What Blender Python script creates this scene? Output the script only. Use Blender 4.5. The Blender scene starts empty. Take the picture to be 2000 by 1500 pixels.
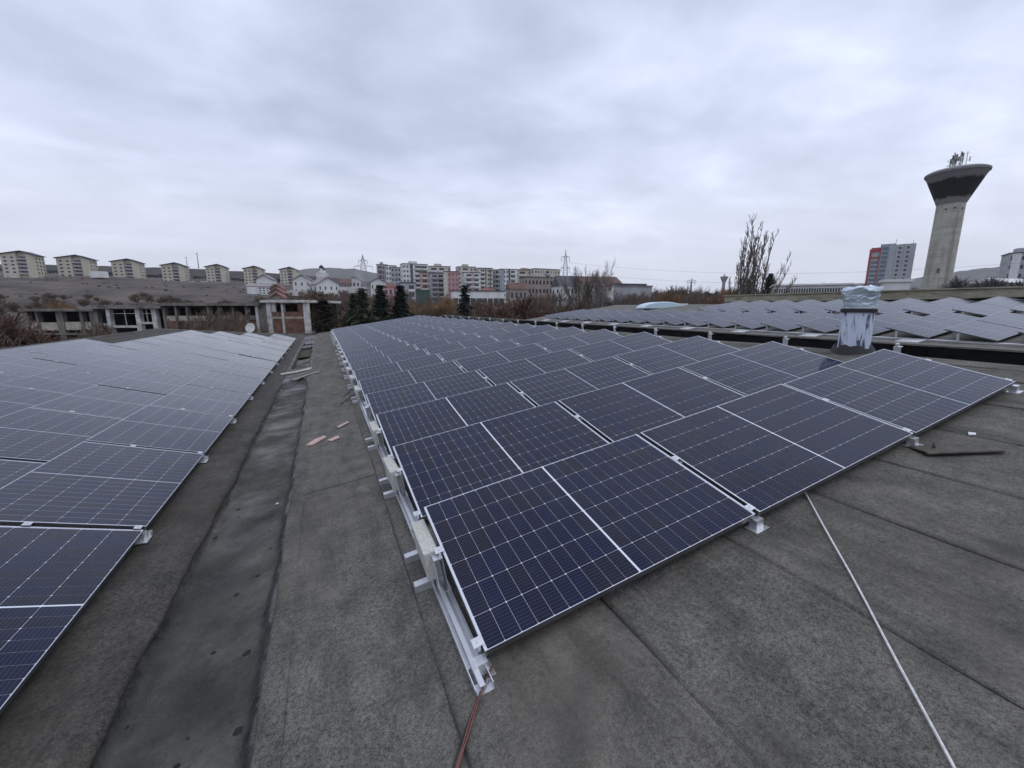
import bpy, math, random
from mathutils import Vector, Matrix
import numpy as np

R = math.radians
sc = bpy.context.scene
col = sc.collection

# ------------------------------------------------------------------ camera, sky, sun, exposure
F, YAW, PITCH = 800.6, 0.4303, 0.1844            # focal length in photo pixels, heading, downward tilt
fwd0 = Vector((math.sin(YAW), math.cos(YAW), 0)); right = Vector((math.cos(YAW), -math.sin(YAW), 0)); UP = Vector((0, 0, 1))
FWD = fwd0 * math.cos(PITCH) - UP * math.sin(PITCH)
CUP = UP * math.cos(PITCH) + fwd0 * math.sin(PITCH)
cam_d = bpy.data.cameras.new('camera'); cam = bpy.data.objects.new('camera', cam_d); col.objects.link(cam)
cam.matrix_world = Matrix(((right.x, CUP.x, -FWD.x, 0), (right.y, CUP.y, -FWD.y, 0), (right.z, CUP.z, -FWD.z, 0), (0, 0, 0, 1)))
cam_d.sensor_width = 36; cam_d.lens = F / 2000 * 36; cam_d.clip_start = 0.05; cam_d.clip_end = 20000
sc.camera = cam

def at(x, y, depth):
    """point seen at photo pixel (x, y) at this depth along the view axis"""
    return (right * ((x - 1000) / F) - CUP * ((y - 750) / F) + FWD) * depth

SUN_EL, SUN_AZ = R(66), YAW + R(105)
world = bpy.data.worlds.new('World'); sc.world = world; world.use_nodes = True
wt = world.node_tree; wt.nodes.clear()
def wn(t, **k):
    n = wt.nodes.new(t)
    for a, b in k.items(): setattr(n, a, b)
    return n
def wl(a, b): wt.links.new(a, b)
def wmath(op, a, b=None):
    n = wn('ShaderNodeMath', operation=op)
    for i, v in enumerate((a, b)):
        if v is None: continue
        if isinstance(v, (int, float)): n.inputs[i].default_value = v
        else: wl(v, n.inputs[i])
    return n.outputs[0]
tc = wn('ShaderNodeTexCoord'); sep = wn('ShaderNodeSeparateXYZ'); wl(tc.outputs['Generated'], sep.inputs[0])
zz = wmath('ADD', wmath('MAXIMUM', sep.outputs[2], 0.0), 0.16)
cmb = wn('ShaderNodeCombineXYZ'); wl(wmath('DIVIDE', sep.outputs[0], zz), cmb.inputs[0]); wl(wmath('DIVIDE', sep.outputs[1], zz), cmb.inputs[1])
def wnoise(scale, detail, rough, off, dist=0.0):
    m = wn('ShaderNodeMapping'); m.inputs['Location'].default_value = off; wl(cmb.outputs[0], m.inputs[0])
    m.inputs['Rotation'].default_value = (0, 0, 0.6); m.inputs['Scale'].default_value = (1.0, 1.25, 1)
    n = wn('ShaderNodeTexNoise'); n.inputs['Scale'].default_value = scale; n.inputs['Detail'].default_value = detail
    n.inputs['Roughness'].default_value = rough; n.inputs['Distortion'].default_value = dist
    wl(m.outputs[0], n.inputs[0]); return n.outputs[0]
n1 = wnoise(0.45, 4, 0.5, (3.1, 1.7, 0), 0.5); n2 = wnoise(1.9, 6, 0.55, (7.3, 2.2, 0), 0.25)
mixn = wmath('ADD', wmath('MULTIPLY', n1, 0.6), wmath('MULTIPLY', n2, 0.4))
ramp = wn('ShaderNodeValToRGB'); wl(mixn, ramp.inputs[0])
cr = ramp.color_ramp
cr.elements[0].position = 0.36; cr.elements[0].color = (0.375, 0.425, 0.545, 1)
cr.elements[1].position = 0.64; cr.elements[1].color = (0.74, 0.795, 0.96, 1)
e = cr.elements.new(0.45); e.color = (0.47, 0.52, 0.65, 1)
e = cr.elements.new(0.53); e.color = (0.565, 0.615, 0.77, 1)
# paler towards the horizon, as any cloud deck seen edge-on
hz = wn('ShaderNodeMapRange'); wl(sep.outputs[2], hz.inputs[0])
hz.inputs[1].default_value = 0.0; hz.inputs[2].default_value = 0.36; hz.inputs[3].default_value = 0.85; hz.inputs[4].default_value = 0.0
hz.interpolation_type = 'SMOOTHSTEP'
mx = wn('ShaderNodeMix', data_type='RGBA'); wl(hz.outputs[0], mx.inputs[0]); wl(ramp.outputs[0], mx.inputs[6]); mx.inputs[7].default_value = (0.625, 0.637, 0.715, 1)
# the thin-cloud glow round the hidden sun
vsun = Vector((math.sin(SUN_AZ) * math.cos(SUN_EL), math.cos(SUN_AZ) * math.cos(SUN_EL), math.sin(SUN_EL)))
dp = wn('ShaderNodeVectorMath', operation='DOT_PRODUCT'); wl(tc.outputs['Generated'], dp.inputs[0]); dp.inputs[1].default_value = vsun
gl = wn('ShaderNodeMapRange'); wl(dp.outputs['Value'], gl.inputs[0]); gl.inputs[1].default_value = 0.55; gl.inputs[2].default_value = 1.0
gl.inputs[3].default_value = 1.22; gl.inputs[4].default_value = 1.30
vm = wn('ShaderNodeVectorMath', operation='SCALE'); wl(mx.outputs[2], vm.inputs[0]); wl(gl.outputs[0], vm.inputs['Scale'])
sky = wn('ShaderNodeTexSky', sky_type='NISHITA'); sky.sun_disc = False; sky.sun_elevation = SUN_EL; sky.sun_rotation = SUN_AZ
sky.air_density = 1.0; sky.dust_density = 2.0
b_sky = wn('ShaderNodeBackground'); b_sky.inputs[1].default_value = 0.08; wl(sky.outputs[0], b_sky.inputs[0])
b_cl = wn('ShaderNodeBackground'); b_cl.inputs[1].default_value = 1.0; wl(vm.outputs[0], b_cl.inputs[0])
ms = wn('ShaderNodeMixShader'); ms.inputs[0].default_value = 0.90; wl(b_sky.outputs[0], ms.inputs[1]); wl(b_cl.outputs[0], ms.inputs[2])
wo = wn('ShaderNodeOutputWorld'); wl(ms.outputs[0], wo.inputs[0])

sun_d = bpy.data.lights.new('sun', 'SUN'); sun_d.energy = 0.6; sun_d.angle = R(40); sun_d.color = (1, 0.96, 0.9)
sun = bpy.data.objects.new('sun', sun_d); col.objects.link(sun)
sun.rotation_euler = (-vsun).to_track_quat('-Z', 'Y').to_euler()
sc.view_settings.view_transform = 'Standard'; sc.view_settings.look = 'None'; sc.view_settings.exposure = 0.27; sc.view_settings.gamma = 1.0

# ------------------------------------------------------------------ materials
MATS = {}
class NT:
    def __init__(s, name):
        s.m = bpy.data.materials.new(name); s.m.use_nodes = True; s.t = s.m.node_tree
        s.b = s.t.nodes['Principled BSDF']; MATS[name] = s.m
    def n(s, t, **k):
        n = s.t.nodes.new(t)
        for a, b in k.items(): setattr(n, a, b)
        return n
    def l(s, a, b): s.t.links.new(a, b)
    def math(s, op, a, b=None, c=None):
        n = s.n('ShaderNodeMath', operation=op)
        for i, v in enumerate((a, b, c)):
            if v is None: continue
            if isinstance(v, (int, float)): n.inputs[i].default_value = v
            else: s.l(v, n.inputs[i])
        return n.outputs[0]
    def noise(s, scale, detail=4, rough=0.6, vec=None, dist=0.0):
        n = s.n('ShaderNodeTexNoise'); n.inputs['Scale'].default_value = scale; n.inputs['Detail'].default_value = detail
        n.inputs['Roughness'].default_value = rough; n.inputs['Distortion'].default_value = dist
        s.l(vec if vec is not None else s.obj(), n.inputs['Vector']); return n.outputs[0]
    def obj(s):
        if not hasattr(s, '_o'): s._o = s.n('ShaderNodeTexCoord').outputs['Object']
        return s._o
    def mapped(s, scale):
        m = s.n('ShaderNodeMapping'); m.inputs['Scale'].default_value = scale; s.l(s.obj(), m.inputs[0]); return m.outputs[0]
    def ramp(s, fac, stops):
        r = s.n('ShaderNodeValToRGB'); s.l(fac, r.inputs[0]); c = r.color_ramp
        while len(c.elements) < len(stops): c.elements.new(0.5)
        for e, (p, v) in zip(c.elements, stops):
            e.position = p; e.color = (*v, 1) if len(v) == 3 else v
        return r.outputs[0]
    def mix(s, fac, a, b, blend='MIX'):
        m = s.n('ShaderNodeMix', data_type='RGBA', blend_type=blend)
        for i, v in ((0, fac), (6, a), (7, b)):
            if isinstance(v, (int, float)): m.inputs[i].default_value = v
            elif isinstance(v, tuple): m.inputs[i].default_value = (*v, 1)
            else: s.l(v, m.inputs[i])
        return m.outputs[2]
    def bump(s, h, strength=0.3, dist=0.01):
        b = s.n('ShaderNodeBump'); b.inputs['Strength'].default_value = strength; b.inputs['Distance'].default_value = dist
        s.l(h, b.inputs['Height']); s.l(b.outputs[0], s.b.inputs['Normal'])
    def set(s, **k):
        for a, v in k.items():
            i = s.b.inputs[a.replace('_', ' ')]
            if isinstance(v, (int, float)): i.default_value = v
            elif isinstance(v, tuple): i.default_value = (*v, 1)
            else: s.l(v, i)
        return s

def mottled(name, c0, c1, scale=3.0, rough=0.8, metallic=0.0, bump=0.0, bscale=20, bdist=0.01, streak=None, lo=0.35, hi=0.65):
    """a plain surface with uneven tone"""
    k = NT(name)
    v = k.mapped(streak) if streak else None
    f = k.noise(scale, 5, 0.65, v)
    k.set(Base_Color=k.ramp(f, [(lo, c0), (hi, c1)]), Roughness=rough, Metallic=metallic)
    if bump: k.bump(k.noise(bscale, 4, 0.6), bump, bdist)
    return k.m

def bitumen(name, dark, light, brown, grain=170, rough=0.9):
    k = NT(name)
    g = k.noise(grain, 3, 0.7); g2 = k.noise(grain * 0.33, 2, 0.6)
    gr = k.math('ADD', k.math('MULTIPLY', g, 0.65), k.math('MULTIPLY', g2, 0.35))
    base = k.ramp(gr, [(0.36, dark), (0.50, tuple((a + b) / 2.1 for a, b in zip(dark, light))), (0.66, light)])
    big = k.noise(0.9, 6, 0.65); med = k.noise(5, 5, 0.6)
    base = k.mix(k.ramp(big, [(0.42, (0, 0, 0)), (0.68, (0.75, 0.75, 0.75))]), base, brown, 'MIX')
    base = k.mix(0.7, base, k.ramp(med, [(0.3, (0.55, 0.56, 0.56)), (0.7, (1.25, 1.22, 1.18))]), 'MULTIPLY')
    st = k.noise(2.2, 6, 0.7, k.mapped((2.5, 0.5, 1)))
    base = k.mix(0.8, base, k.ramp(st, [(0.34, (0.62, 0.62, 0.60)), (0.5, (1, 1, 1)), (0.72, (1.3, 1.3, 1.32))]), 'MULTIPLY')
    k.set(Base_Color=base, Roughness=rough)
    k.b.inputs['Specular IOR Level'].default_value = 0.25
    wr = k.noise(1.0, 4, 0.55, k.mapped((1.6, 8.0, 1)), 0.4)
    h = k.math('ADD', k.math('ADD', k.math('MULTIPLY', g, 0.22), k.math('MULTIPLY', k.noise(9, 4, 0.5), 0.6)), k.math('MULTIPLY', k.math('POWER', wr, 2.0), 2.6))
    k.bump(h, 0.6, 0.014)
    sc_ = k.noise(3.1, 3, 0.6)
    k.set(Base_Color=k.mix(k.ramp(sc_, [(0.70, (0, 0, 0)), (0.80, (0.5, 0.5, 0.5))]), base, (0.22, 0.215, 0.20)))
    return k.m
bitumen('roofing', (0.034, 0.033, 0.029), (0.205, 0.199, 0.180), (0.108, 0.099, 0.084), 165)
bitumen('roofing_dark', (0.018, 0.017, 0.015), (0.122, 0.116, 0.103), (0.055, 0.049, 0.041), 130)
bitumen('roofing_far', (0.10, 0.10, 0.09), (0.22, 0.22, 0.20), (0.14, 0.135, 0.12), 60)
mottled('tar', (0.012, 0.012, 0.012), (0.03, 0.03, 0.03), 30, 0.55, bump=0.4)
mottled('black_membrane', (0.003, 0.003, 0.003), (0.007, 0.007, 0.0075), 2.5, 0.8, bump=0.6, bscale=3, bdist=0.1).node_tree.nodes['Principled BSDF'].inputs['Specular IOR Level'].default_value = 0.08

# gutter floor: smoother felt, tarred rim, dark drip holes
k = NT('gutter_felt')
at_b = k.n('ShaderNodeAttribute', attribute_name='basin').outputs['Fac']
floor_c = k.ramp(k.noise(1.6, 6, 0.65), [(0.32, (0.026, 0.025, 0.022)), (0.48, (0.060, 0.059, 0.051)), (0.60, (0.10, 0.098, 0.086)), (0.70, (0.17, 0.163, 0.14))])
floor_c = k.mix(0.55, floor_c, k.ramp(k.noise(60, 4, 0.7), [(0.3, (0.6, 0.6, 0.6)), (0.7, (1.3, 1.3, 1.3))]), 'MULTIPLY')
vo = k.n('ShaderNodeTexVoronoi', voronoi_dimensions='2D'); vo.inputs['Scale'].default_value = 6.5
wob = k.n('ShaderNodeMix', data_type='VECTOR'); k.l(k.obj(), vo.inputs['Vector'])
rnd = k.n('ShaderNodeSeparateColor'); k.l(vo.outputs['Color'], rnd.inputs[0])
hole_r = k.math('MULTIPLY', k.math('GREATER_THAN', rnd.outputs[0], 0.5), k.math('MULTIPLY', k.math('POWER', rnd.outputs[1], 2.0), 0.17))
hole = k.math('LESS_THAN', k.math('ADD', vo.outputs['Distance'], k.math('MULTIPLY', k.math('SUBTRACT', k.noise(30, 3, 0.6), 0.5), 0.12)), hole_r)
inb = k.math('GREATER_THAN', at_b, 0.9)
floor_c = k.mix(k.math('MULTIPLY', hole, inb), floor_c, (0.012, 0.012, 0.012))
grit = k.ramp(k.noise(140, 3, 0.7), [(0.35, (0.045, 0.045, 0.042)), (0.65, (0.15, 0.15, 0.14))])
tarc = k.ramp(k.noise(14, 4, 0.6), [(0.3, (0.014, 0.014, 0.014)), (0.7, (0.055, 0.054, 0.052))])
wobn = k.math('MULTIPLY', k.math('SUBTRACT', k.noise(5, 6, 0.7), 0.5), 1.1)
edge = k.math('ADD', at_b, wobn)
cc = k.mix(k.ramp(edge, [(0.15, (0, 0, 0)), (0.32, (1, 1, 1))]), grit, tarc)
cc = k.mix(k.ramp(edge, [(0.55, (0, 0, 0)), (0.85, (1, 1, 1))]), cc, floor_c)
k.set(Base_Color=cc, Roughness=k.ramp(k.noise(2.5, 4, 0.6), [(0.38, (0.30, 0.30, 0.30)), (0.5, (0.7, 0.7, 0.7)), (0.65, (0.92, 0.92, 0.92))])); k.b.inputs['Specular IOR Level'].default_value = 0.22
k.bump(k.math('ADD', k.noise(8, 5, 0.6), k.math('MULTIPLY', k.noise(90, 3, 0.6), 0.25)), 0.9, 0.035)

# ------------------------------------------------------------------ solar panel materials
PL, PW = 1.755, 1.038
def glassy(k):
    k.b.inputs['Roughness'].default_value = 0.11
    k.b.inputs['IOR'].default_value = 1.37
def dusty(k, colour):
    """thin uneven dust film and dried water marks on the glass"""
    pos = k.n('ShaderNodeNewGeometry').outputs['Position']
    d = k.noise(1.1, 6, 0.7, pos); d2 = k.noise(9, 4, 0.6, pos)
    a = k.ramp(k.math('ADD', k.math('MULTIPLY', d, 0.7), k.math('MULTIPLY', d2, 0.3)), [(0.44, (0, 0, 0)), (0.70, (0.035, 0.035, 0.035))])
    k.l(k.ramp(d, [(0.35, (0.07, 0.07, 0.07)), (0.7, (0.19, 0.19, 0.19))]), k.b.inputs['Roughness'])
    return k.mix(a, colour, (0.30, 0.29, 0.27))
def bus_lines(k, y):
    """fine silver wires along the panel, nine to a cell"""
    m = k.math('MODULO', k.math('ADD', y, 0.0094), 0.01883)
    return k.math('LESS_THAN', k.math('ABSOLUTE', k.math('SUBTRACT', m, 0.0094)), 0.00055)
CELL_A, CELL_B = (0.0012, 0.0048, 0.030), (0.0052, 0.0050, 0.016)
k = NT('cell_grid')                                         # flat print under the glass of panels too far for single cells
uv = k.n('ShaderNodeUVMap').outputs[0]; sx = k.n('ShaderNodeSeparateXYZ'); k.l(uv, sx.inputs[0])
X, Y = sx.outputs[0], sx.outputs[1]
xf = k.math('SUBTRACT', k.math('ABSOLUTE', k.math('SUBTRACT', X, PL / 2)), 0.007)
yf = k.math('SUBTRACT', Y, 0.0055)
fx = k.math('MODULO', xf, 0.0858); fy = k.math('MODULO', yf, 0.1715)
inx = k.math('MULTIPLY', k.math('GREATER_THAN', xf, 0.0), k.math('LESS_THAN', xf, 0.856))
iny = k.math('MULTIPLY', k.math('GREATER_THAN', yf, 0.0), k.math('LESS_THAN', yf, 1.027))
cx = k.math('LESS_THAN', fx, 0.0842); cy = k.math('LESS_THAN', fy, 0.1695)
dx = k.math('MINIMUM', fx, k.math('SUBTRACT', 0.0842, fx)); dy = k.math('MINIMUM', fy, k.math('SUBTRACT', 0.1695, fy))
nodia = k.math('GREATER_THAN', k.math('ADD', dx, dy), 0.0055)
cell = k.math('MULTIPLY', k.math('MULTIPLY', k.math('MULTIPLY', inx, iny), k.math('MULTIPLY', cx, cy)), nodia)
wn_ = k.n('ShaderNodeTexWhiteNoise', noise_dimensions='3D'); cv = k.n('ShaderNodeCombineXYZ')
k.l(k.math('FLOOR', k.math('DIVIDE', k.math('SUBTRACT', X, 0.0145), 0.0863)), cv.inputs[0]); k.l(k.math('FLOOR', k.math('DIVIDE', yf, 0.1715)), cv.inputs[1])
k.l(k.n('ShaderNodeObjectInfo').outputs['Random'], cv.inputs[2]); k.l(cv.outputs[0], wn_.inputs[0])
ccol = k.mix(wn_.outputs[0], CELL_A, CELL_B)
ccol = k.mix(k.math('MULTIPLY', bus_lines(k, fy), 0.40), ccol, (0.20, 0.21, 0.26))
glassy(k); k.set(Base_Color=dusty(k, k.mix(cell, (0.36, 0.38, 0.44), ccol)))
k = NT('cell_face')
uv = k.n('ShaderNodeUVMap').outputs[0]; sx = k.n('ShaderNodeSeparateXYZ'); k.l(uv, sx.inputs[0])
ccol = k.mix(k.n('ShaderNodeObjectInfo').outputs['Random'], CELL_A, CELL_B)
glassy(k); k.set(Base_Color=dusty(k, k.mix(k.math('MULTIPLY', bus_lines(k, sx.outputs[1]), 0.40), ccol, (0.20, 0.21, 0.26))))
k = NT('backsheet'); k.set(Base_Color=(0.70, 0.72, 0.80)); glassy(k)
mottled('aluminium', (0.62, 0.63, 0.65), (0.74, 0.75, 0.77), 4, 0.38, 0.75)
mottled('frame_side_shade', (0.10, 0.10, 0.11), (0.16, 0.16, 0.17), 4, 0.4, 0.6)  # same silver frame, with the shade on its sides put into the colour
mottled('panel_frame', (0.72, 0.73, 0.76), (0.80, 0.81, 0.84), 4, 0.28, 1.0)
mottled('ballast', (0.36, 0.36, 0.33), (0.58, 0.58, 0.53), 80, 0.9, bump=0.15, bscale=90, bdist=0.003)
mottled('underside_shade', (0.03, 0.03, 0.032), (0.05, 0.05, 0.052), 3, 0.6)  # pale back of the panel, darkened to paint in the shade beneath it
mottled('rubber', (0.012, 0.012, 0.012), (0.02, 0.02, 0.02), 20, 0.7)
def M(n): return MATS[n]

# ------------------------------------------------------------------ mesh helpers
class MB:
    def __init__(s): s.v = []; s.f = []; s.mi = []
    def quad(s, a, b, c, d, mi=0):
        i = len(s.v); s.v += [tuple(a), tuple(b), tuple(c), tuple(d)]; s.f.append((i, i + 1, i + 2, i + 3)); s.mi.append(mi); return s
    def tri(s, a, b, c, mi=0):
        i = len(s.v); s.v += [tuple(a), tuple(b), tuple(c)]; s.f.append((i, i + 1, i + 2)); s.mi.append(mi); return s
    def box(s, lo, hi, M4=None, mi=0):
        x0, y0, z0 = lo; x1, y1, z1 = hi
        p = [(x0, y0, z0), (x1, y0, z0), (x1, y1, z0), (x0, y1, z0), (x0, y0, z1), (x1, y0, z1), (x1, y1, z1), (x0, y1, z1)]
        if M4 is not None: p = [tuple(M4 @ Vector(q)) for q in p]
        i = len(s.v); s.v += p
        for f in ((3, 2, 1, 0), (4, 5, 6, 7), (0, 1, 5, 4), (1, 2, 6, 5), (2, 3, 7, 6), (3, 0, 4, 7)):
            s.f.append(tuple(i + k for k in f)); s.mi.append(mi)
        return s
    def prism(s, poly, y0, y1, mi=0, M4=None):
        """polygon in x-z extruded along y"""
        n = len(poly); i = len(s.v)
        pts = [(x, y0, z) for x, z in poly] + [(x, y1, z) for x, z in poly]
        if M4 is not None: pts = [tuple(M4 @ Vector(q)) for q in pts]
        s.v += pts
        s.f.append(tuple(i + k for k in range(n))); s.mi.append(mi)
        s.f.append(tuple(i + n + k for k in reversed(range(n)))); s.mi.append(mi)
        for k in range(n):
            s.f.append((i + k, i + n + k, i + n + (k + 1) % n, i + (k + 1) % n)); s.mi.append(mi)
        return s
    def tube(s, pts, rad, sides=6, mi=0, cap=True):
        pts = [Vector(p) for p in pts]; n = len(pts)
        if isinstance(rad, (int, float)): rad = [rad] * n
        i0 = len(s.v); prev = None
        for k, p in enumerate(pts):
            d = (pts[min(k + 1, n - 1)] - pts[max(k - 1, 0)]).normalized()
            if prev is None:
                a = d.cross(Vector((0, 0, 1)));
                if a.length < 1e-3: a = d.cross(Vector((1, 0, 0)))
                a.normalize()
            else:
                a = prev - d * prev.dot(d)
                a.normalize()
            prev = a; b = d.cross(a)
            for q in range(sides):
                t = 2 * math.pi * q / sides
                s.v.append(tuple(p + (a * math.cos(t) + b * math.sin(t)) * rad[k]))
        for k in range(n - 1):
            for q in range(sides):
                s.f.append((i0 + k * sides + q, i0 + k * sides + (q + 1) % sides, i0 + (k + 1) * sides + (q + 1) % sides, i0 + (k + 1) * sides + q)); s.mi.append(mi)
        if cap:
            s.f.append(tuple(i0 + q for q in reversed(range(sides)))); s.mi.append(mi)
            s.f.append(tuple(i0 + (n - 1) * sides + q for q in range(sides))); s.mi.append(mi)
        return s
    def lathe(s, prof, sides=32, mi=0, center=(0, 0), wob=None):
        i0 = len(s.v); n = len(prof)
        for k, (r, z) in enumerate(prof):
            for q in range(sides):
                t = 2 * math.pi * q / sides
                rr = r * (1 + (wob(t, z) if wob else 0))
                s.v.append((center[0] + rr * math.cos(t), center[1] + rr * math.sin(t), z))
        for k in range(n - 1):
            for q in range(sides):
                s.f.append((i0 + k * sides + q, i0 + k * sides + (q + 1) % sides, i0 + (k + 1) * sides + (q + 1) % sides, i0 + (k + 1) * sides + q)); s.mi.append(mi)
        return s
    def grid(s, rows, mi=0):
        i0 = len(s.v); nr, nc = len(rows), len(rows[0])
        for r in rows: s.v += [tuple(p) for p in r]
        for a in range(nr - 1):
            for b in range(nc - 1):
                s.f.append((i0 + a * nc + b, i0 + a * nc + b + 1, i0 + (a + 1) * nc + b + 1, i0 + (a + 1) * nc + b)); s.mi.append(mi)
        return s
    def mesh(s, name, mats, smooth=False):
        me = bpy.data.meshes.new(name); me.from_pydata(s.v, [], s.f)
        if isinstance(mats, str): mats = [mats]
        for m in mats: me.materials.append(M(m))
        if len(mats) > 1: me.polygons.foreach_set('material_index', s.mi)
        if smooth: me.polygons.foreach_set('use_smooth', [True] * len(me.polygons))
        me.update(); return me
def tag(o, label=None, cat=None, group=None, kind=None):
    if label: o['label'] = label
    if cat: o['category'] = cat
    if group: o['group'] = group
    if kind: o['kind'] = kind
    return o
def obj(name, me, parent=None, mat4=None):
    o = bpy.data.objects.new(name, me); col.objects.link(o)
    if parent is not None: o.parent = parent
    if mat4 is not None: o.matrix_local = mat4
    return o
def empty(name, mat4=None, loc=None):
    o = bpy.data.objects.new(name, None); o.empty_display_size = 0.1; col.objects.link(o)
    if mat4 is not None: o.matrix_local = mat4
    if loc is not None: o.location = loc
    return o
def frame(o, x, y, z):
    return Matrix(((x[0], y[0], z[0], o[0]), (x[1], y[1], z[1], o[1]), (x[2], y[2], z[2], o[2]), (0, 0, 0, 1)))
def T(*p): return Matrix.Translation(p)
def vnoise(x, y, s=0):
    return (math.sin(x * 1.7 + y * 2.3 + s) + math.sin(x * 3.1 - y * 1.9 + 1.3 * s) * .6 + math.sin(-x * 5.3 + y * 4.7 + 2.1 * s) * .35) / 1.95
ORD = ['front', 'second', 'third', 'fourth', 'fifth', 'sixth', 'seventh', 'eighth', 'ninth', 'tenth', 'eleventh', 'twelfth', 'thirteenth', 'fourteenth', 'fifteenth', 'sixteenth', 'seventeenth', 'eighteenth', 'nineteenth', 'twentieth', 'twenty-first', 'twenty-second']
# ------------------------------------------------------------------ ground and hills
GZ = -9.3
COLX = [-900, 0, 120, 240, 340, 420, 490, 560, 640, 740, 850, 1000, 1400, 1850, 2900]
Y140 = [588, 590, 590, 590, 590, 590, 594, 600, 612, 628, 640, 650, 652, 652, 652]
ZH =   [250, 265, 285, 310, 330, 345, 360, 375, 380, 380, 380, 380, 380, 380, 380]
YH =   [528, 536, 541, 546, 551, 552.5, 556, 556, 562, 572, 586, 592, 604, 608, 610]
YR =   [522, 530, 534, 539, 544, 546, 550, 551, 556, 564, 580, 588, 597, 599, 599]
def gz(px, depth):
    a = lambda arr: float(np.interp(px, COLX, arr))
    zh = a(ZH)
    zs = lambda y, d: at(min(max(px, -900), 2900), y, d).z
    D = [0, 62, 140, zh, zh + 25, 500, 900, 2500, 4500]
    z = [GZ, GZ, zs(a(Y140), 140), zs(a(YH), zh), zs(a(YH), zh) + 0.5, zs(a(YR), 500), zs(a(YR) + 12, 900), zs(594, 2500), zs(600.4, 4500)]
    return float(np.interp(depth, D, z))
def ground_z(x, y):
    p = Vector((x, y, 0)); d = p.dot(fwd0); lat = p.dot(right)
    if d < 1: return GZ
    th = math.atan2(lat, d); th = max(-1.13, min(1.17, th))
    px = 1000 + F * math.tan(th) / math.cos(PITCH) * 1.0
    rng = math.hypot(d, lat)
    return gz(px, rng * math.cos(th) * math.cos(PITCH) if abs(th) < 1.13 else rng * 0.42)
rows = []
for r_ in [0, 20, 40, 60, 80, 100, 125, 150, 180, 210, 240, 270, 300, 330, 360, 390, 420, 460, 500, 550, 600, 680, 760, 850, 950, 1100, 1400, 2000, 3000, 4500]:
    ring = []
    for a in range(0, 361):
        t = math.radians(a)
        x, y = r_ * math.sin(t), r_ * math.cos(t)
        z = ground_z(x, y) + (vnoise(x * .02, y * .02) * min(2.2, max(0, (r_ - 90) * .012)) if r_ > 90 else 0)
        ring.append((x, y, z))
    rows.append(ring)
k = NT('dry_grass')
f = k.noise(0.05, 6, 0.75, k.mapped((1, 1, 6))); f2 = k.noise(0.6, 6, 0.8, k.mapped((1, 1, 3)))
g = k.ramp(k.math('ADD', k.math('MULTIPLY', f, 0.6), k.math('MULTIPLY', f2, 0.4)), [(0.43, (0.022, 0.017, 0.017)), (0.5, (0.060, 0.045, 0.037)), (0.57, (0.112, 0.086, 0.066))])
k.set(Base_Color=g, Roughness=0.95)
tag(obj('ground', MB().grid(rows).mesh('ground', 'dry_grass', True)), kind='structure')

# far hills, closed ridges with real depth
mottled('hill_wood', (0.030, 0.026, 0.027), (0.060, 0.050, 0.046), 0.03, 0.95)
def ridge(name, pts, depth, thick, mat, seed, label=None, kindname='structure'):
    """pts: (px, py) skyline; ridge line at this depth, falling away to the ground in front and behind"""
    sky = []
    for (x0, y0), (x1, y1) in zip(pts[:-1], pts[1:]):
        for s in range(10): sky.append((x0 + (x1 - x0) * s / 10, y0 + (y1 - y0) * s / 10))
    sky.append(pts[-1])
    rows = [[], [], [], [], []]
    for i, (x, y) in enumerate(sky):
        p = at(x, y, depth); n = vnoise(i * .37, seed) * depth * .0012
        away = Vector((p.x, p.y, 0)).normalized()
        base = min(GZ, p.z) - 15
        for j, (o, h) in enumerate(((-1.0, 0), (-.45, .62), (0, 1), (.45, .6), (1.0, 0))):
            q = p + away * thick * o
            rows[j].append((q.x, q.y, base + (p.z + n - base) * h))
    return tag(obj(name, MB().grid(rows).mesh(name, mat, True)), kind=kindname)
mottled('wood_brown', (0.05, 0.048, 0.045), (0.085, 0.08, 0.07), 0.004, 0.95)
ridge('far_hills', [(380, 600), (480, 548), (560, 530), (600, 525), (640, 523), (690, 525), (740, 534), (800, 548), (900, 575), (1000, 596)], 2600, 700, 'wood_brown', 3)
ridge('far_hills', [(1380, 596), (1480, 575), (1560, 566), (1640, 556), (1700, 552), (1780, 545), (1860, 532), (1900, 526), (1950, 521), (2010, 524), (2100, 530), (2300, 560), (2500, 598)], 2200, 600, 'wood_brown', 8)
ridge('wooded_hill', [(-700, 530), (-400, 509), (-150, 510), (0, 516), (60, 517), (170, 519), (270, 522), (360, 524), (450, 529), (560, 535), (640, 542), (720, 550), (800, 566), (860, 588)], 520, 120, 'hill_wood', 5)
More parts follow.
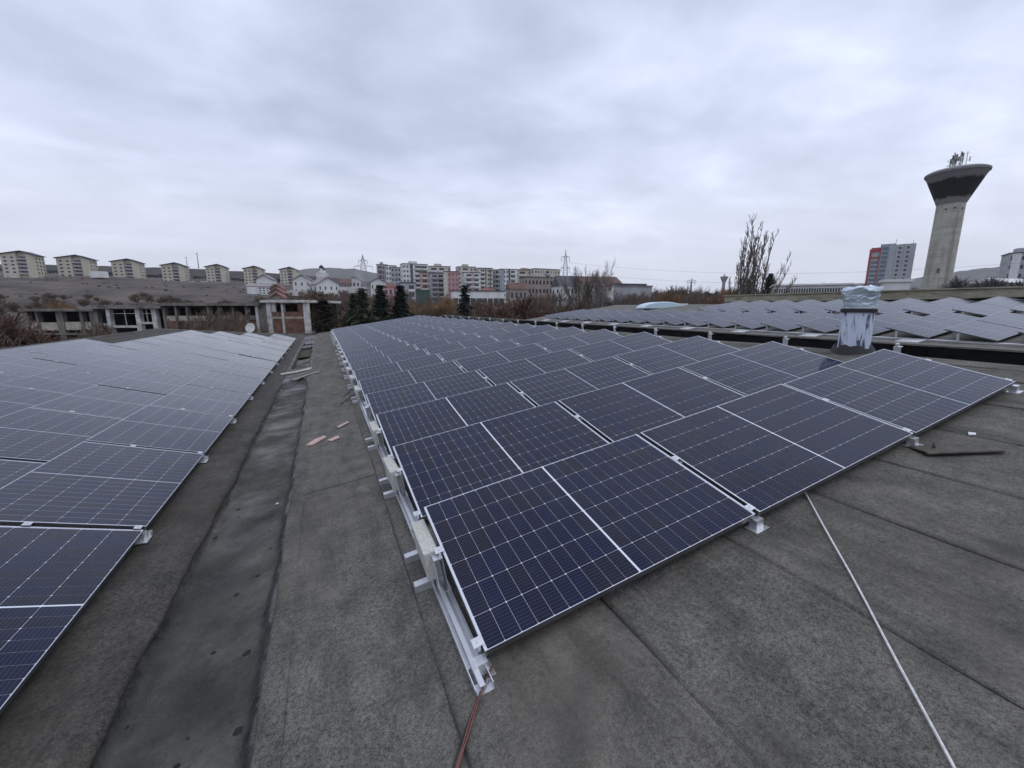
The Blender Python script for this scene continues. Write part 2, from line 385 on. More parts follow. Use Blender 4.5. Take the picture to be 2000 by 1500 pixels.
# ------------------------------------------------------------------ the roof we stand on
TR, TL_ = math.tan(0.1495), math.tan(0.0754)
def zR(x): return -1.581 + (x - 0.5387) * TR
def zL(x): return -1.765 - (x + 1.3536) * TL_
XG0, XG1, Y0, Y1 = -1.03, -0.37, -3.0, 29.8
RIDGE_R, RIDGE_L = 6.86, -8.6
roof = tag(empty('roof', loc=(0, 0, 0)), kind='structure')
hall = MB()
hall.box((RIDGE_L - 6, Y0 - 4, GZ - .2), (13.9, Y1 - .25, -2.6))
obj('hall_wall', hall.mesh('hall_wall', 'roofing_far'), roof)
def strip(xa, xb, zf, lower_first, mat='roofing', sd=0, y_lo=Y0, y_hi=Y1, dy=0.16):
    """one roll of felt: its downhill edge lies 6 mm proud over the roll below, with a bead of tar along it"""
    m = MB(); s = 1 if xb > xa else -1
    w = abs(xb - xa); ny = int((y_hi - y_lo) / dy)
    cols_ = [(-0.010, .0025, 1), (0.0, -.003, 1), (0.0, .0055, 0), (.03, .005, 0), (.11, .002, 0), (w * .4, .001, 0), (w * .7, .0, 0), (w + .06, -.001, 0)]
    if not lower_first: cols_ = cols_[2:]
    rows = []
    for i in range(ny + 1):
        y = y_lo + (y_hi - y_lo) * i / ny; row = []
        for o, dz, _ in cols_:
            wv = (vnoise(y * .9, sd * 3.1, sd) * .009 + vnoise(y * 4.1, sd, 2) * .003) if o < .05 else 0
            x = xa + s * (o + (wv if lower_first else 0))
            row.append((x, y, zf(x) + dz + .004 * vnoise(x * 2.2, y * 1.6, sd) * (0 if o < .05 else 1)))
        rows.append(row)
    if s < 0: rows = [r[::-1] for r in rows]
    m.grid(rows)
    nc = len(cols_) - 1
    for i in range(len(m.f)):
        c_ = i % nc; c_ = c_ if s > 0 else nc - 1 - c_
        m.mi[i] = 1 if (lower_first and c_ == 0) else 0
    return obj('roofing_strip', m.mesh('roofing_strip', [mat, 'tar'], True), roof)
SEAMS = [XG1, 0.37, 1.21, 2.09, 2.92, 3.68, 4.52, 5.37, 6.2, RIDGE_R - .06]
for i in range(len(SEAMS) - 1): strip(SEAMS[i], SEAMS[i + 1], zR, i > 0, sd=i)
SL = [XG0, -1.86, -2.7, -3.55, -4.4, -5.25, -6.1, -6.95, -7.8, RIDGE_L + .06]
for i in range(len(SL) - 1): strip(SL[i], SL[i + 1], zL, i > 0, 'roofing_dark', sd=20 + i)
# cross laps where one roll ends on the next
for (xa, xb, y) in ((-.36, .36, 4.0), (1.23, 2.07, -.9), (-.36, .36, 14.6), (.4, 1.2, 9.1)):
    m = MB(); rows = []
    for j in range(13):
        x = xa + (xb - xa) * j / 12; w = vnoise(x * 3, y) * .015
        rows.append([(x, y + w - .012, zR(x) + .002), (x, y + w, zR(x) + .0075), (x, y + w + .012, zR(x) + .008), (x, y + w + .35, zR(x) + .003)])
    m.grid(rows); m.mi = [1 if i % 3 == 0 else 0 for i in range(len(m.f))]
    obj('roofing_strip', m.mesh('cross_lap', ['roofing', 'tar'], True), roof)
# ridge caps and verge at the far end
m = MB()
for i in range(41):
    pass
rows = []
for i in range(120):
    y = Y0 + (Y1 - Y0) * i / 119; w = vnoise(y, 3) * .01
    rows.append([(RIDGE_R - .22, y, zR(RIDGE_R - .22) + .006), (RIDGE_R - .1, y, zR(RIDGE_R - .1) + .02 + w), (RIDGE_R + .02, y, zR(RIDGE_R) + .015 + w), (RIDGE_R + .06, y, zR(RIDGE_R) - .12), (RIDGE_R + .07, y, -1.9), (13.4, y, -2.6)])
obj('ridge_cap', MB().grid(rows).mesh('ridge_cap', 'roofing', True), roof)
rows = []
for i in range(120):
    y = Y0 + (Y1 - Y0) * i / 119; w = vnoise(y, 7) * .012
    rows.append([(RIDGE_L + .3, y, zL(RIDGE_L + .3) + .006), (RIDGE_L + .1, y, zL(RIDGE_L) + .03 + w), (RIDGE_L - .08, y, zL(RIDGE_L) + .035 + w), (RIDGE_L - .16, y, zL(RIDGE_L) - .1), (RIDGE_L - 6, y, -2.0)])
obj('ridge_cap', MB().grid(rows).mesh('ridge_cap', 'roofing_dark', True), roof)
for xa, xb, zf in ((RIDGE_L, XG0, zL), (XG1, RIDGE_R, zR)):
    m = MB(); rows = []
    for i in range(40):
        x = xa + (xb - xa) * i / 39
        rows.append([(x, Y1 - .3, zf(x) + .01), (x, Y1 - .12, zf(x) + .06), (x, Y1, zf(x) + .055), (x, Y1 + .02, zf(x) - .6)])
    obj('verge', m.grid(rows).mesh('verge', 'roofing', True), roof)

# gutter: two sunk basins in the valley
def basin(x, y):
    u = (x - (XG0 + XG1) / 2) / ((XG1 - XG0) / 2)
    u += .10 * vnoise(y * .8, 1) * (1 - abs(u)) + .04 * vnoise(y * 2.7, 4)
    def cap(v): return max(0.0, min(1.0, v))
    e1 = (11.75 - y) / 1.5
    a = 1 - abs(u); d1 = min(cap(a / .28), 1.0)
    if e1 < 1: d1 = cap((1 - math.hypot(u, max(0, 1 - e1))) / .28)
    e2a, e2b = (y - 13.5) / .6, (25.8 - y) / .6
    d2 = cap((.80 - abs(u)) / .22) * cap(e2a) * cap(e2b)
    return d1 if y < 12.4 else d2
nx, ny = 34, 560
rows = []; att = []
for j in range(ny + 1):
    y = Y0 + (Y1 - Y0) * j / ny; row = []
    for i in range(nx + 1):
        x = XG0 + (XG1 - XG0) * i / nx; t = i / nx
        base = zL(XG0) * (1 - t) + zR(XG1) * t - .012 * (math.sin(math.pi * t))
        d = basin(x, y); dd = d * d * (3 - 2 * d)
        dep = (.085 if y < 12.4 else .16) * (1 - .25 * t)
        z = base - dep * dd + .008 * vnoise(x * 5, y * 2.2) * dd + .004 * vnoise(x * 14, y * 9)
        row.append((x - (.0 if 0 < i < nx else (.03 if i == 0 else -.03)), y, z - (.004 if i in (0, nx) else 0))); att.append(d)
    rows.append(row)
me = MB().grid(rows).mesh('gutter', 'gutter_felt', True)
a = me.attributes.new('basin', 'FLOAT', 'POINT'); a.data.foreach_set('value', att)
tag(obj('gutter', me), kind='structure')
# curled felt edge hanging over the gutter on its far bank
m = MB(); rows = []
for j in range(220):
    y = Y0 + (12.2 - Y0) * j / 219; w = .018 * vnoise(y * 1.1, 5) + .010 * vnoise(y * 3.7, 9)
    lift = .012 + .010 * vnoise(y * .8, 2)
    rows.append([(XG0 - .20, y, zL(XG0 - .2) + .007), (XG0 - .08, y, zL(XG0 - .08) + .010 + lift * .5), (XG0 + .01 + w, y, zL(XG0) + .010 + lift), (XG0 + .045 + w, y, zL(XG0) + lift - .012), (XG0 + .05 + w, y, zL(XG0) + lift - .035), (XG0 + .03 + w, y, zL(XG0) - .045)])
obj('roofing_strip', m.grid(rows).mesh('curled_edge', 'roofing_dark', True), roof)
m = MB(); rows = []
for j in range(200):
    y = Y0 + (12.0 - Y0) * j / 199; w = .008 * vnoise(y * 1.3, 15) + .004 * vnoise(y * 4.7, 9)
    rows.append([(XG1 + .10, y, zR(XG1 + .1) + .006), (XG1 + w, y, zR(XG1) + .010), (XG1 - .012 + w, y, zR(XG1) - .002), (XG1 - .008 + w, y, zR(XG1) - .03)])
obj('roofing_strip', m.grid(rows).mesh('bank_edge', 'roofing', True), roof)

# ------------------------------------------------------------------ the neighbouring bay to the right
AF = 0.1303; TF = math.tan(AF)
def zF(x): return -0.925 + (x - 15.42) * TF
far_roof = tag(empty('roof', loc=(15, 0, 0)), kind='structure')
def fobj(n, me): o = obj(n, me, far_roof); o.matrix_parent_inverse = Matrix.Translation((-15, 0, 0)); return o
XLIP = 14.55
rows = []
for j in range(60):
    y = -8 + 38.3 * j / 59; rows.append([(XLIP + (24.2 - XLIP) * i / 14, y, zF(XLIP + (24.2 - XLIP) * i / 14) + .006 * vnoise(i, y * .4)) for i in range(15)])
fobj('roof_deck', MB().grid(rows).mesh('roof_deck', 'roofing_far', True))
m = MB()
zl = zF(XLIP)
m.prism([(XLIP - .10, zl + .03), (XLIP - .10, zl + .075), (XLIP + .12, zl + .085), (XLIP + .14, zl + .03)], -8, 54)
fobj('lip', m.mesh('lip', 'roofing_far'))
rows = []                                                        # slack black sheet hung on the wall below the lip
for j in range(240):
    y = -8 + 62 * j / 239; row = []
    for i in range(9):
        t = i / 8
        sag = .16 * abs(math.sin(y * .55 + t * .8)) * math.sin(math.pi * min(1, t * 1.2)) + .05 * vnoise(y * 1.7, t * 3)
        row.append((XLIP - .07 - sag - .35 * t, y, zl + .04 - 1.75 * t))
    rows.append(row)
fobj('black_sheet', MB().grid(rows).mesh('black_sheet', 'black_membrane', True))
m = MB(); m.box((7.0, -8, -2.75), (14.4, 53.9, -2.62)); fobj('valley_floor', m.mesh('valley_floor', 'black_membrane'))
m = MB(); m.box((13.95, -8, GZ - .2), (40, 30, -2.9)); m.box((14.5, -8, -2.9), (24.3, 30.2, -1.2)); m.box((14.42, 30.2, GZ), (14.62, 53.9, -1.02)); fobj('hall_wall', m.mesh('hall_wall', 'roofing_far'))
k = NT('old_plaster')
st = k.noise(3.5, 6, 0.7, k.mapped((1, .5, 2))); big = k.noise(.7, 4, .6)
c_ = k.ramp(st, [(0.30, (0.10, 0.09, 0.06)), (0.42, (0.27, 0.25, 0.18)), (0.62, (0.38, 0.36, 0.28)), (0.8, (0.5, 0.48, 0.41))])
k.set(Base_Color=k.mix(0.5, c_, k.ramp(big, [(.3, (.6, .6, .55)), (.7, (1.2, 1.2, 1.15))]), 'MULTIPLY'), Roughness=.92); k.bump(st, .3, .03)
par = MB(); rows = []
par.box((24.2, -8, .05), (24.55, 19.2, .74)); par.box((24.12, -8, .742), (24.62, 19.25, .80))
par.box((24.17, 9, .36), (24.198, 19.0, .41))
parapet = tag(obj('parapet_wall', par.mesh('parapet_wall', 'old_plaster')), 'stained beige parapet wall along the top of the far solar roof', 'wall')
m = MB(); rows = []
for j in range(100):
    y = -8 + 27 * j / 99; h = .10 + .05 * vnoise(y * .7, 2) + .05 * math.sin(y * 1.3)
    rows.append([(23.7, y, zF(23.7) + .012), (23.95, y, zF(23.95) + h), (24.15, y, zF(24.15) + h * .6), (24.2, y, zF(24.2) + h + .05)])
obj('flashing', m.grid(rows).mesh('flashing', 'black_membrane', True), parapet)

# ------------------------------------------------------------------ solar panels
def panel_meshes():
    fr = MB(); w, l, h = .009, .003, .035
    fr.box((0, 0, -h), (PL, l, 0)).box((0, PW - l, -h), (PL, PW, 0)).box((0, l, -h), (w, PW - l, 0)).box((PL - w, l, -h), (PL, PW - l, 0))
    for q in range(4): fr.mi[q * 6 + (2, 4, 5, 3)[q]] = 1                     # outer side faces, their shade painted in
    fm = fr.mesh('panel_frame', ['panel_frame', 'frame_side_shade'])
    def lam(mat, z):
        b = MB(); b.quad((w, l, z), (PL - w, l, z), (PL - w, PW - l, z), (w, PW - l, z))
        b.quad((w, l, z - .02), (w, PW - l, z - .02), (PL - w, PW - l, z - .02), (PL - w, l, z - .02), 1)
        me = b.mesh('glass', [mat, 'underside_shade']); uvl = me.uv_layers.new(name='UVMap')
        for lp in me.loops:
            v = me.vertices[lp.vertex_index].co; uvl.data[lp.index].uv = (v.x, v.y)
        return me
    c = MB(); a, b_, ch = .0842, .1695, .0042
    pts = [(ch, 0), (a - ch, 0), (a, ch), (a, b_ - ch), (a - ch, b_), (ch, b_), (0, b_ - ch), (0, ch)]
    c.v = [(x, y, 0) for x, y in pts]; c.f = [tuple(range(8))]; c.mi = [0]
    cm = c.mesh('cell', 'cell_face'); uvl = cm.uv_layers.new(name='UVMap')
    for lp in cm.loops:
        v = cm.vertices[lp.vertex_index].co; uvl.data[lp.index].uv = (v.x, v.y)
    return fm, lam('cell_grid', -.0025), lam('backsheet', -.0035), cm
FM, LAM_T, LAM_P, CELL = panel_meshes()
def panel(mat4, label, group, cells=False):
    r = empty('solar_panel', mat4); tag(r, label, 'solar panel', group)
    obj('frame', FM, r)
    g = obj('glass', LAM_P if cells else LAM_T, r)
    if cells:
        for i in range(20):
            x = (.0145 + .0858 * i) if i < 10 else PL / 2 + .007 + .0858 * (i - 10)
            for j in range(6):
                obj('cell', CELL, g, T(x, .0055 + .1715 * j, -.0025))
    return r
def tilt(u, v, n, tau): return v * math.cos(tau) + n * math.sin(tau), n * math.cos(tau) - v * math.sin(tau)
jit = random.Random(5)
def wobble(M4): return M4 @ Matrix.Rotation(jit.gauss(0, .0022), 4, 'X') @ Matrix.Rotation(jit.gauss(0, .0022), 4, 'Y')

# --- right-hand array: twenty rows of three on our slope
uR = Vector((math.cos(.1495), 0, math.sin(.1495))); vY = Vector((0, 1, 0)); nR = uR.cross(vY)
OR = Vector((0.5387, 1.4572, -1.4797)); TAU, DROW, PITCHX = 0.2094, 1.2827, PL + .0382
wR, mR = tilt(uR, vY, nR, TAU)
POS3 = ['gutter end', 'middle', 'ridge end']
for r in range(20):
    for j in range(3):
        o = OR + uR * (PITCHX * j) + vY * (DROW * r)
        ctr = o + uR * PL / 2 + wR * PW / 2
        lab = f'dark blue solar panel, {POS3[j]}, {ORD[r]} row of the long array'
        if r == 19: lab = f'dark blue solar panel, {POS3[j]}, last row of the long array'
        panel(wobble(frame(o, uR, wR, mR)), lab, 'panels of the long array between gutter and ridge', ctr.length < 5.2)
FRAME_R = frame(OR, uR, vY, nR)
SN, CS = math.sin(TAU), math.cos(TAU)
def foot_mesh():
    m = MB()
    m.box((-.06, -.055, -.099), (.05, .03, -.094)).box((-.03, -.030, -.094), (.03, -.024, -.037)).box((-.03, -.024, -.043), (.03, .02, -.037))
    m.box((-.03, -.024, -.094), (-.025, .02, -.0431)).box((.025, -.024, -.094), (.03, .02, -.0431)).box((-.066, -.06, -.1015), (.056, .035, -.0995), mi=1)
    return m.mesh('foot', ['aluminium', 'rubber'])
def clamp_mesh():
    m = MB(); m.box((-.026, -.022, .001), (.026, .022, .006)).box((-.007, -.02, -.06), (.007, .02, .001)); m.lathe([(.007, .006), (.007, .011), (.001, .0115)], 8)
    return m.mesh('clamp', 'aluminium')
def post_mesh():
    t = .62 * PW; y = t * CS; z = t * SN - .004
    m = MB(); m.box((-.035, y - .05, -.094), (-.030, y + .05, z - .02)).box((.012, y - .05, -.094), (.017, y + .05, z - .02)).box((-.035, y - .05, z - .02), (.017, y + .05, z - .015))
    m.box((-.0299, y + .045, -.094), (.0119, y + .05, z - .0201)).box((-.04, y - .06, -.0939), (.03, y + .06, -.090))
    return m.mesh('post', 'aluminium')
FOOT, CLAMP, POST = foot_mesh(), clamp_mesh(), post_mesh()
def rail_profile(x0, x1, y0, y1):
    """open hat profile: wide base, two lips"""
    m = MB(); m.box((x0, y0, -.0995), (x1, y1, -.094)).box((x0, y0, -.094), (x0 + .004, y1, -.060)).box((x1 - .004, y0, -.094), (x1, y1, -.060))
    m.box((x0 + .022, y0, -.094), (x0 + .026, y1, -.052)).box((x0 + .0262, y0, -.056), (x0 + .045, y1, -.052))
    return m
RN = ['beside the gutter path', 'first in from the gutter path', 'second in from the gutter path', 'on the ridge side']
for b in range(4):
    xo = (-.028, PL + .019, 2 * PL + .0573, 3 * PL + .0764 + .028)[b]
    rt = empty('mounting_rail', FRAME_R @ T(xo, 0, 0))
    tag(rt, f'pale aluminium mounting rail of the long array, {RN[b]}', 'mounting rail', 'mounting rails under the long array')
    x0, x1 = (-.062, .02) if b == 0 else ((.05, .11) if b < 3 else (-.03, .03))
    obj('base_rail', rail_profile(x0, x1, -.10 if b == 0 else .06, 19 * DROW + 1.12).mesh('base_rail', 'aluminium'), rt)
    for r in range(20):
        obj('foot', FOOT, rt, T(0, DROW * r + .012, 0))
        obj('post', POST, rt, T(0, DROW * r, 0))
        for t in (.05, .62):
            obj('clamp', CLAMP, rt, T(.014 if b == 0 else (-.014 if b == 3 else 0), DROW * r, 0) @ Matrix.Rotation(TAU, 4, 'X') @ T(0, PW * t, 0))
# ballast blocks and the stubs that carry them
BLK = MB(); BLK.box((-.043, 0, 0), (.043, .38, .185)); BLK_ME = BLK.mesh('block', 'ballast')
bv = BLK_ME
STUB = MB(); STUB.prism([(-.112, .0), (.0, .0), (.0, .047), (-.108, .047), (-.112, .012)], -.024, .024); STUB_ME = STUB.mesh('stub', 'aluminium')
for r in range(20):
    if r in (3, 12): continue
    y = DROW * r + .66 + .03 * vnoise(r, 2); dx = .012 * vnoise(r, 5)
    br = tag(empty('stub_bracket', FRAME_R @ T(-.105, y, -.0995)), f'pair of short aluminium stubs jutting onto the gutter path at the {ORD[r]} row', 'bracket', 'stub brackets along the gutter path')
    obj('stub', STUB_ME, br, T(.03, .03, 0)); obj('stub', STUB_ME, br, T(.03, .33, 0))
    blk = obj('concrete_block', BLK_ME, None, FRAME_R @ T(-.058 + dx * .5, y - .01, -.0485) @ Matrix.Rotation(.03 * vnoise(r, 8), 4, 'Z'))
    tag(blk, f'speckled concrete ballast block standing at the {ORD[r]} row, gutter end', 'concrete block', 'ballast blocks along the gutter path')
    bm = blk.modifiers.new('edge', 'BEVEL'); bm.width = .008; bm.segments = 2
# end brackets on the ridge side
ENDB = MB(); ENDB.box((0, -.035, -.10), (.006, .035, .20)).box((.006, -.035, .195), (.05, .035, .20)).box((.006, -.035, -.10), (.09, .035, -.095)).box((-.02, -.012, .20), (.03, .012, .24)); ENDB_ME = ENDB.mesh('end_bracket', 'aluminium')
for r in range(0, 16):
    o = obj('end_bracket', ENDB_ME, None, FRAME_R @ T(3 * PITCHX + .06 + .16, DROW * r + 1.0, .0))
    tag(o, f'upright aluminium end bracket behind the {ORD[r]} row, ridge side', 'bracket', 'end brackets along the ridge')
    if r < 8:
        st_ = MB(); st_.box((-.22, -.03, -.098), (.14, .03, -.05)); s_ = obj('foot_rail', st_.mesh('foot_rail', 'aluminium'), o, T(0, .12, 0))

# --- left-hand array: five rows beyond the gutter, long side along the gutter
uL = Vector((-math.cos(.0754), 0, math.sin(.0754))); nL = Vector((math.sin(.0754), 0, math.cos(.0754)))
TAUL, DL, PLY = 0.2030, 1.2085, 1.8035
OL = Vector((-1.3536, 3.80, -1.6607))
wL, mL = tilt(vY, uL, nL, TAUL)
YOFF = [0, -.03, .02, -.02, .03]
for r in range(5):
    hi = 12 if r < 4 else 8
    for i in range(-2, hi):
        o = OL + uL * (DL * r) + vY * (PLY * i + YOFF[r] + .022)
        ctr = o + vY * PL / 2 + wL * PW / 2
        M4 = frame(o, vY, wL, mL)
        assert M4.to_3x3().determinant() > .9
        rown = ['row along the gutter', 'second row from the gutter', 'third row from the gutter', 'fourth row from the gutter', 'fifth row from the gutter'][r]
        n = i + 2
        lab = f'grey-blue solar panel, {ORD[n] if n else "nearest"} along the {rown}'
        panel(wobble(M4), lab, 'panels of the array across the gutter', ctr.length < 5.2 and i > -2)
for i in range(-2, 13):
    rows_n = 5 if i <= 8 else 4
    rt = empty('mounting_rail', frame(OL + vY * (PLY * i), vY, uL, nL))
    tag(rt, f'thin aluminium cross rail under the array across the gutter, {ORD[i + 2] if i > -2 else "nearest"} along it', 'mounting rail', 'cross rails across the gutter')
    m = MB(); m.box((.04, -.02, -.0995), (.08, rows_n * DL - .1, -.06)); obj('base_rail', m.mesh('base_rail', 'aluminium'), rt)
    for r in range(rows_n):
        obj('foot', FOOT, rt, T(0, DL * r + .03, 0))
        for t in (.04, .62): obj('clamp', CLAMP, rt, T(0, DL * r, 0) @ Matrix.Rotation(TAUL, 4, 'X') @ T(0, PW * t, 0))

# --- far array on the neighbouring bay: two blocks of two
uF = Vector((math.cos(AF), 0, math.sin(AF))); nF = uF.cross(vY); OF = Vector((15.42, 4.29, -.8174)); DF, TAUF = 1.3107, .2388
wF, mF = tilt(uF, vY, nF, TAUF)
FS, FC = math.sin(TAUF), math.cos(TAUF)
SIDE = MB(); SIDE.prism([(0, 0), (PW * FC, 0), (PW * FC, .03), (0, .03)], 0, .004)
for blk_i, (s0, hi) in enumerate(((0, 18), (2 * 1.79 + .5, 10))):
    bn = ('edge block', 'upper block')[blk_i]
    for kx in range(-3, hi):
        for j in range(2):
            if blk_i == 1 and j == 1 and kx < -1: continue
            o = OF + uF * (s0 + 1.79 * j) + vY * (DF * kx)
            side = ('lip-side', 'uphill')[j]
            panel(wobble(wobble(frame(o, uF, wF, mF))), f'pale reflecting solar panel, {side} one in {ORD[kx + 3] if kx > -3 else "nearest"} row of the far {bn}', f'panels of the far roof, {bn}')
    for b in range(3):
        rt = empty('mounting_rail', frame(OF + uF * (s0 + 1.79 * b - .018), uF, vY, nF))
        tag(rt, f'aluminium rail under the far roof {bn}, {["lip side", "middle", "uphill side"][b]}', 'mounting rail', 'mounting rails on the far roof')
        m = MB(); m.box((-.04, -3 * DF - .1, -.098), (.04, hi * DF - .2, -.055)); obj('base_rail', m.mesh('base_rail', 'aluminium'), rt)
        if b == 0:
            pm = MB(); y = .72 * PW * FC; z = .72 * PW * FS - .035; pm.box((-.01, y - .03, -.055), (.03, y + .03, z)); pme = pm.mesh('post', 'aluminium')
            for kx in range(-3, hi): obj('post', pme, rt, T(0, DF * kx, 0))
    if blk_i == 0:
        for kx in range(-3, hi, 2):
            m = MB(); m.prism([(-.5, -.095), (.1, -.095), (.1, -.05), (-.5, -.05)], 0, .5); 
            o = obj('ballast_tray', m.mesh('ballast_tray', 'aluminium'), None, frame(OF + vY * (DF * kx), uF, vY, nF) @ T(-.08, .02, 0))
            tag(o, f'flat aluminium tray on the far roof lip at the {ORD[kx + 3] if kx > -3 else "nearest"} row', 'tray', 'ballast trays on the far roof lip')
# ------------------------------------------------------------------ things lying and standing on the roof
rnd_ = random.Random(11)
# vent pipe wrapped in foil at the ridge
k = NT('foil'); k.set(Base_Color=k.ramp(k.noise(5, 4, .6), [(.3, (.42, .50, .55)), (.7, (.62, .70, .76))]), Metallic=.55, Roughness=.42); k.bump(k.noise(6, 3, .5), .8, .05)
k = NT('peeling_paint')
st = k.noise(26, 5, .6, k.mapped((1, 1, .12)), .5)
c_ = k.ramp(st, [(.385, (.06, .065, .09)), (.43, (.30, .34, .44)), (.465, (.50, .55, .65)), (.7, (.60, .65, .74))])
ru = k.noise(3, 4, .6, k.mapped((1, 1, .4)))
k.set(Base_Color=k.mix(k.ramp(ru, [(.66, (0, 0, 0)), (.74, (.8, .8, .8))]), c_, (.30, .17, .09)), Roughness=.8)
VX, VY_, VZ = 6.9, 3.3, zR(6.9)
vent = empty('vent_pipe', loc=(VX, VY_, VZ - .02)); tag(vent, 'peeling white vent pipe with crumpled foil hood on the ridge', 'vent pipe')
sq = lambda t: min(1 / max(abs(math.cos(t - .43)), 1e-3), 1 / max(abs(math.sin(t - .43)), 1e-3)) ** .75 - 1      # rounded-square plan
m = MB(); m.lathe([(.185, .0), (.183, .05), (.185, .3), (.178, .58)], 40, wob=lambda t, z: sq(t) + (.02 * math.sin(5 * t + z * 9) if z < .1 else 0))
obj('pipe', m.mesh('pipe', 'peeling_paint', False), vent)
m = MB(); m.lathe([(.19, .575), (.205, .58), (.205, .62), (.19, .63)], 40, wob=lambda t, z: sq(t)); obj('band', m.mesh('band', 'rubber'), vent)
from mathutils import noise as mnoise
m = MB()
prof = [(.176, .628), (.177, .65), (.177, .68), (.174, .71), (.176, .735), (.18, .76), (.178, .785), (.187, .81), (.194, .835), (.196, .86), (.19, .88), (.15, .895), (.07, .90), (.0, .902)]
m.lathe(prof, 40, wob=lambda t, z: sq(t))
def crumple(v):
    p = Vector(v); k_ = min(1, max(0, (p.z - .66) * 7))
    n1_ = 1 - 2 * abs(mnoise.noise(p * 6.5 + Vector((3, 1, p.z * 4)))); n2_ = mnoise.noise(p * 15 + Vector((0, 5, 0)))
    r_ = Vector((p.x, p.y, 0)); q = p + r_ * (.16 * n1_ + .10 * n2_) * k_
    q.z += k_ * (.05 * n2_ + .03 * n1_ + .10 * p.dot(right)); return tuple(q)
m.v = [crumple(v) for v in m.v]
obj('foil_hood', m.mesh('foil_hood', 'foil', False), vent)
m = MB(); rows = []
for a in range(25):
    t = a / 24 * 2 * math.pi; rg = .03 * abs(math.sin(2.5 * t)) + .02 * math.sin(7 * t)
    rows.append([(math.cos(t) * .27, math.sin(t) * .27, .0 + .27 * math.cos(t) * TR), (math.cos(t) * .23, math.sin(t) * .23, .06 + rg), (math.cos(t) * .20, math.sin(t) * .20, .10 + rg)])
obj('collar', m.grid(rows).mesh('collar', 'rubber', True), vent)

# satellite dish at the end of the left bay
mottled('dish_grey', (.42, .42, .40), (.55, .55, .53), 6, .6)
dp_ = Vector((-3.85, 28.6, zL(-3.85)))
dish = empty('satellite_dish', T(*dp_) @ Matrix.Scale(.62, 4)); tag(dish, 'pale grey satellite dish at the end of the roof beyond the panels', 'satellite dish')
aim = (Vector((-.25, -.9, .35))).normalized(); q_ = aim.to_track_quat('Z', 'Y').to_matrix().to_4x4()
m = MB(); m.lathe([(.0, .0), (.12, .006), (.25, .03), (.36, .065), (.42, .092), (.425, .085), (.36, .05), (.2, .01), (.0, -.012)], 36)
for i, v in enumerate(m.v): m.v[i] = (v[0], v[1] * 1.12, v[2])
obj('reflector', m.mesh('reflector', 'dish_grey', True), dish, T(0, 0, .62) @ q_)
m = MB(); m.tube([(0, .05, 0), (0, .05, .55)], .024, 10).tube([(0, .05, .5), (0, -.02, .62)], .02, 8).box((-.12, -.08, 0), (.12, .18, .012)); obj('mast', m.mesh('mast', 'aluminium'), dish)
m = MB(); a0 = q_ @ Vector((0, -.44, .07)); a1 = q_ @ Vector((.02, -.34, .50)); z6 = Vector((0, 0, .62)); m.tube([a0 + z6, a1 + z6], .011, 8); obj('feed_arm', m.mesh('feed_arm', 'aluminium'), dish)
m = MB(); m.tube([a1 + z6, a1 + z6 + (q_ @ Vector((0, .06, -.09)))], [.03, .022], 10); obj('feed_horn', m.mesh('feed_horn', 'dish_grey'), dish)

# white rope and the cable pair
mottled('rope_white', (.5, .5, .48), (.72, .72, .70), 60, .8, bump=.4, bscale=250, bdist=.002)
pts = []
for i in range(60):
    t = i / 59; x = 2.96 + (1.42 - 2.96) * t; y = 1.62 + (.12 - 1.62) * t; x += .010 * math.sin(t * 4) + .002 * math.sin(t * 17); pts.append((x, y, zR(x) + .0135))
m = MB(); m.tube(pts, .0048, 8); tag(obj('rope', m.mesh('rope', 'rope_white', True)), 'thin white rope stretched from under the panels across the roof', 'rope')
mottled('cable_red', (.11, .038, .034), (.18, .065, .058), 20, .55); mottled('cable_black', (.008, .008, .008), (.018, .018, .018), 20, .5)
for idx, (dx, mat, lab) in enumerate(((-.011, 'cable_black', 'black cable beside the red ones at the rail foot'), (0, 'cable_red', 'red cable next to the black one at the rail foot'), (.010, 'cable_red', 'red cable on the outer side, away from the black one'))):
    pts = []
    for i in range(40):
        t = i / 39; x = .575 - .36 * t ** .8 + dx * (.4 + t) + .003 * math.sin(t * 9 + idx * 2); y = 1.44 - .42 * t
        pts.append((x, y, zR(x) + .012 + .02 * math.exp(-t * 9)))
    m = MB(); m.tube(pts, .0036, 8); tag(obj('cable', m.mesh('cable', mat, True)), lab, 'cable', 'cables at the rail foot')
# thin leads hanging out by the sixth row
for i, (yy, dx) in enumerate(((7.9, .32), (8.5, .24))):
    m = MB(); m.tube([(.50 - dx * t - .02 * math.sin(6 * t), yy - .45 * t * t, zR(.5 - dx * t) + .010 + .02 * (1 - t)) for t in [j / 12 for j in range(13)]], .006, 6)
    tag(obj('cable', m.mesh('lead', 'cable_black', True)), ('short black lead trailing on the path at the fifth row', 'short black lead trailing on the path at the sixth row')[i], 'cable')

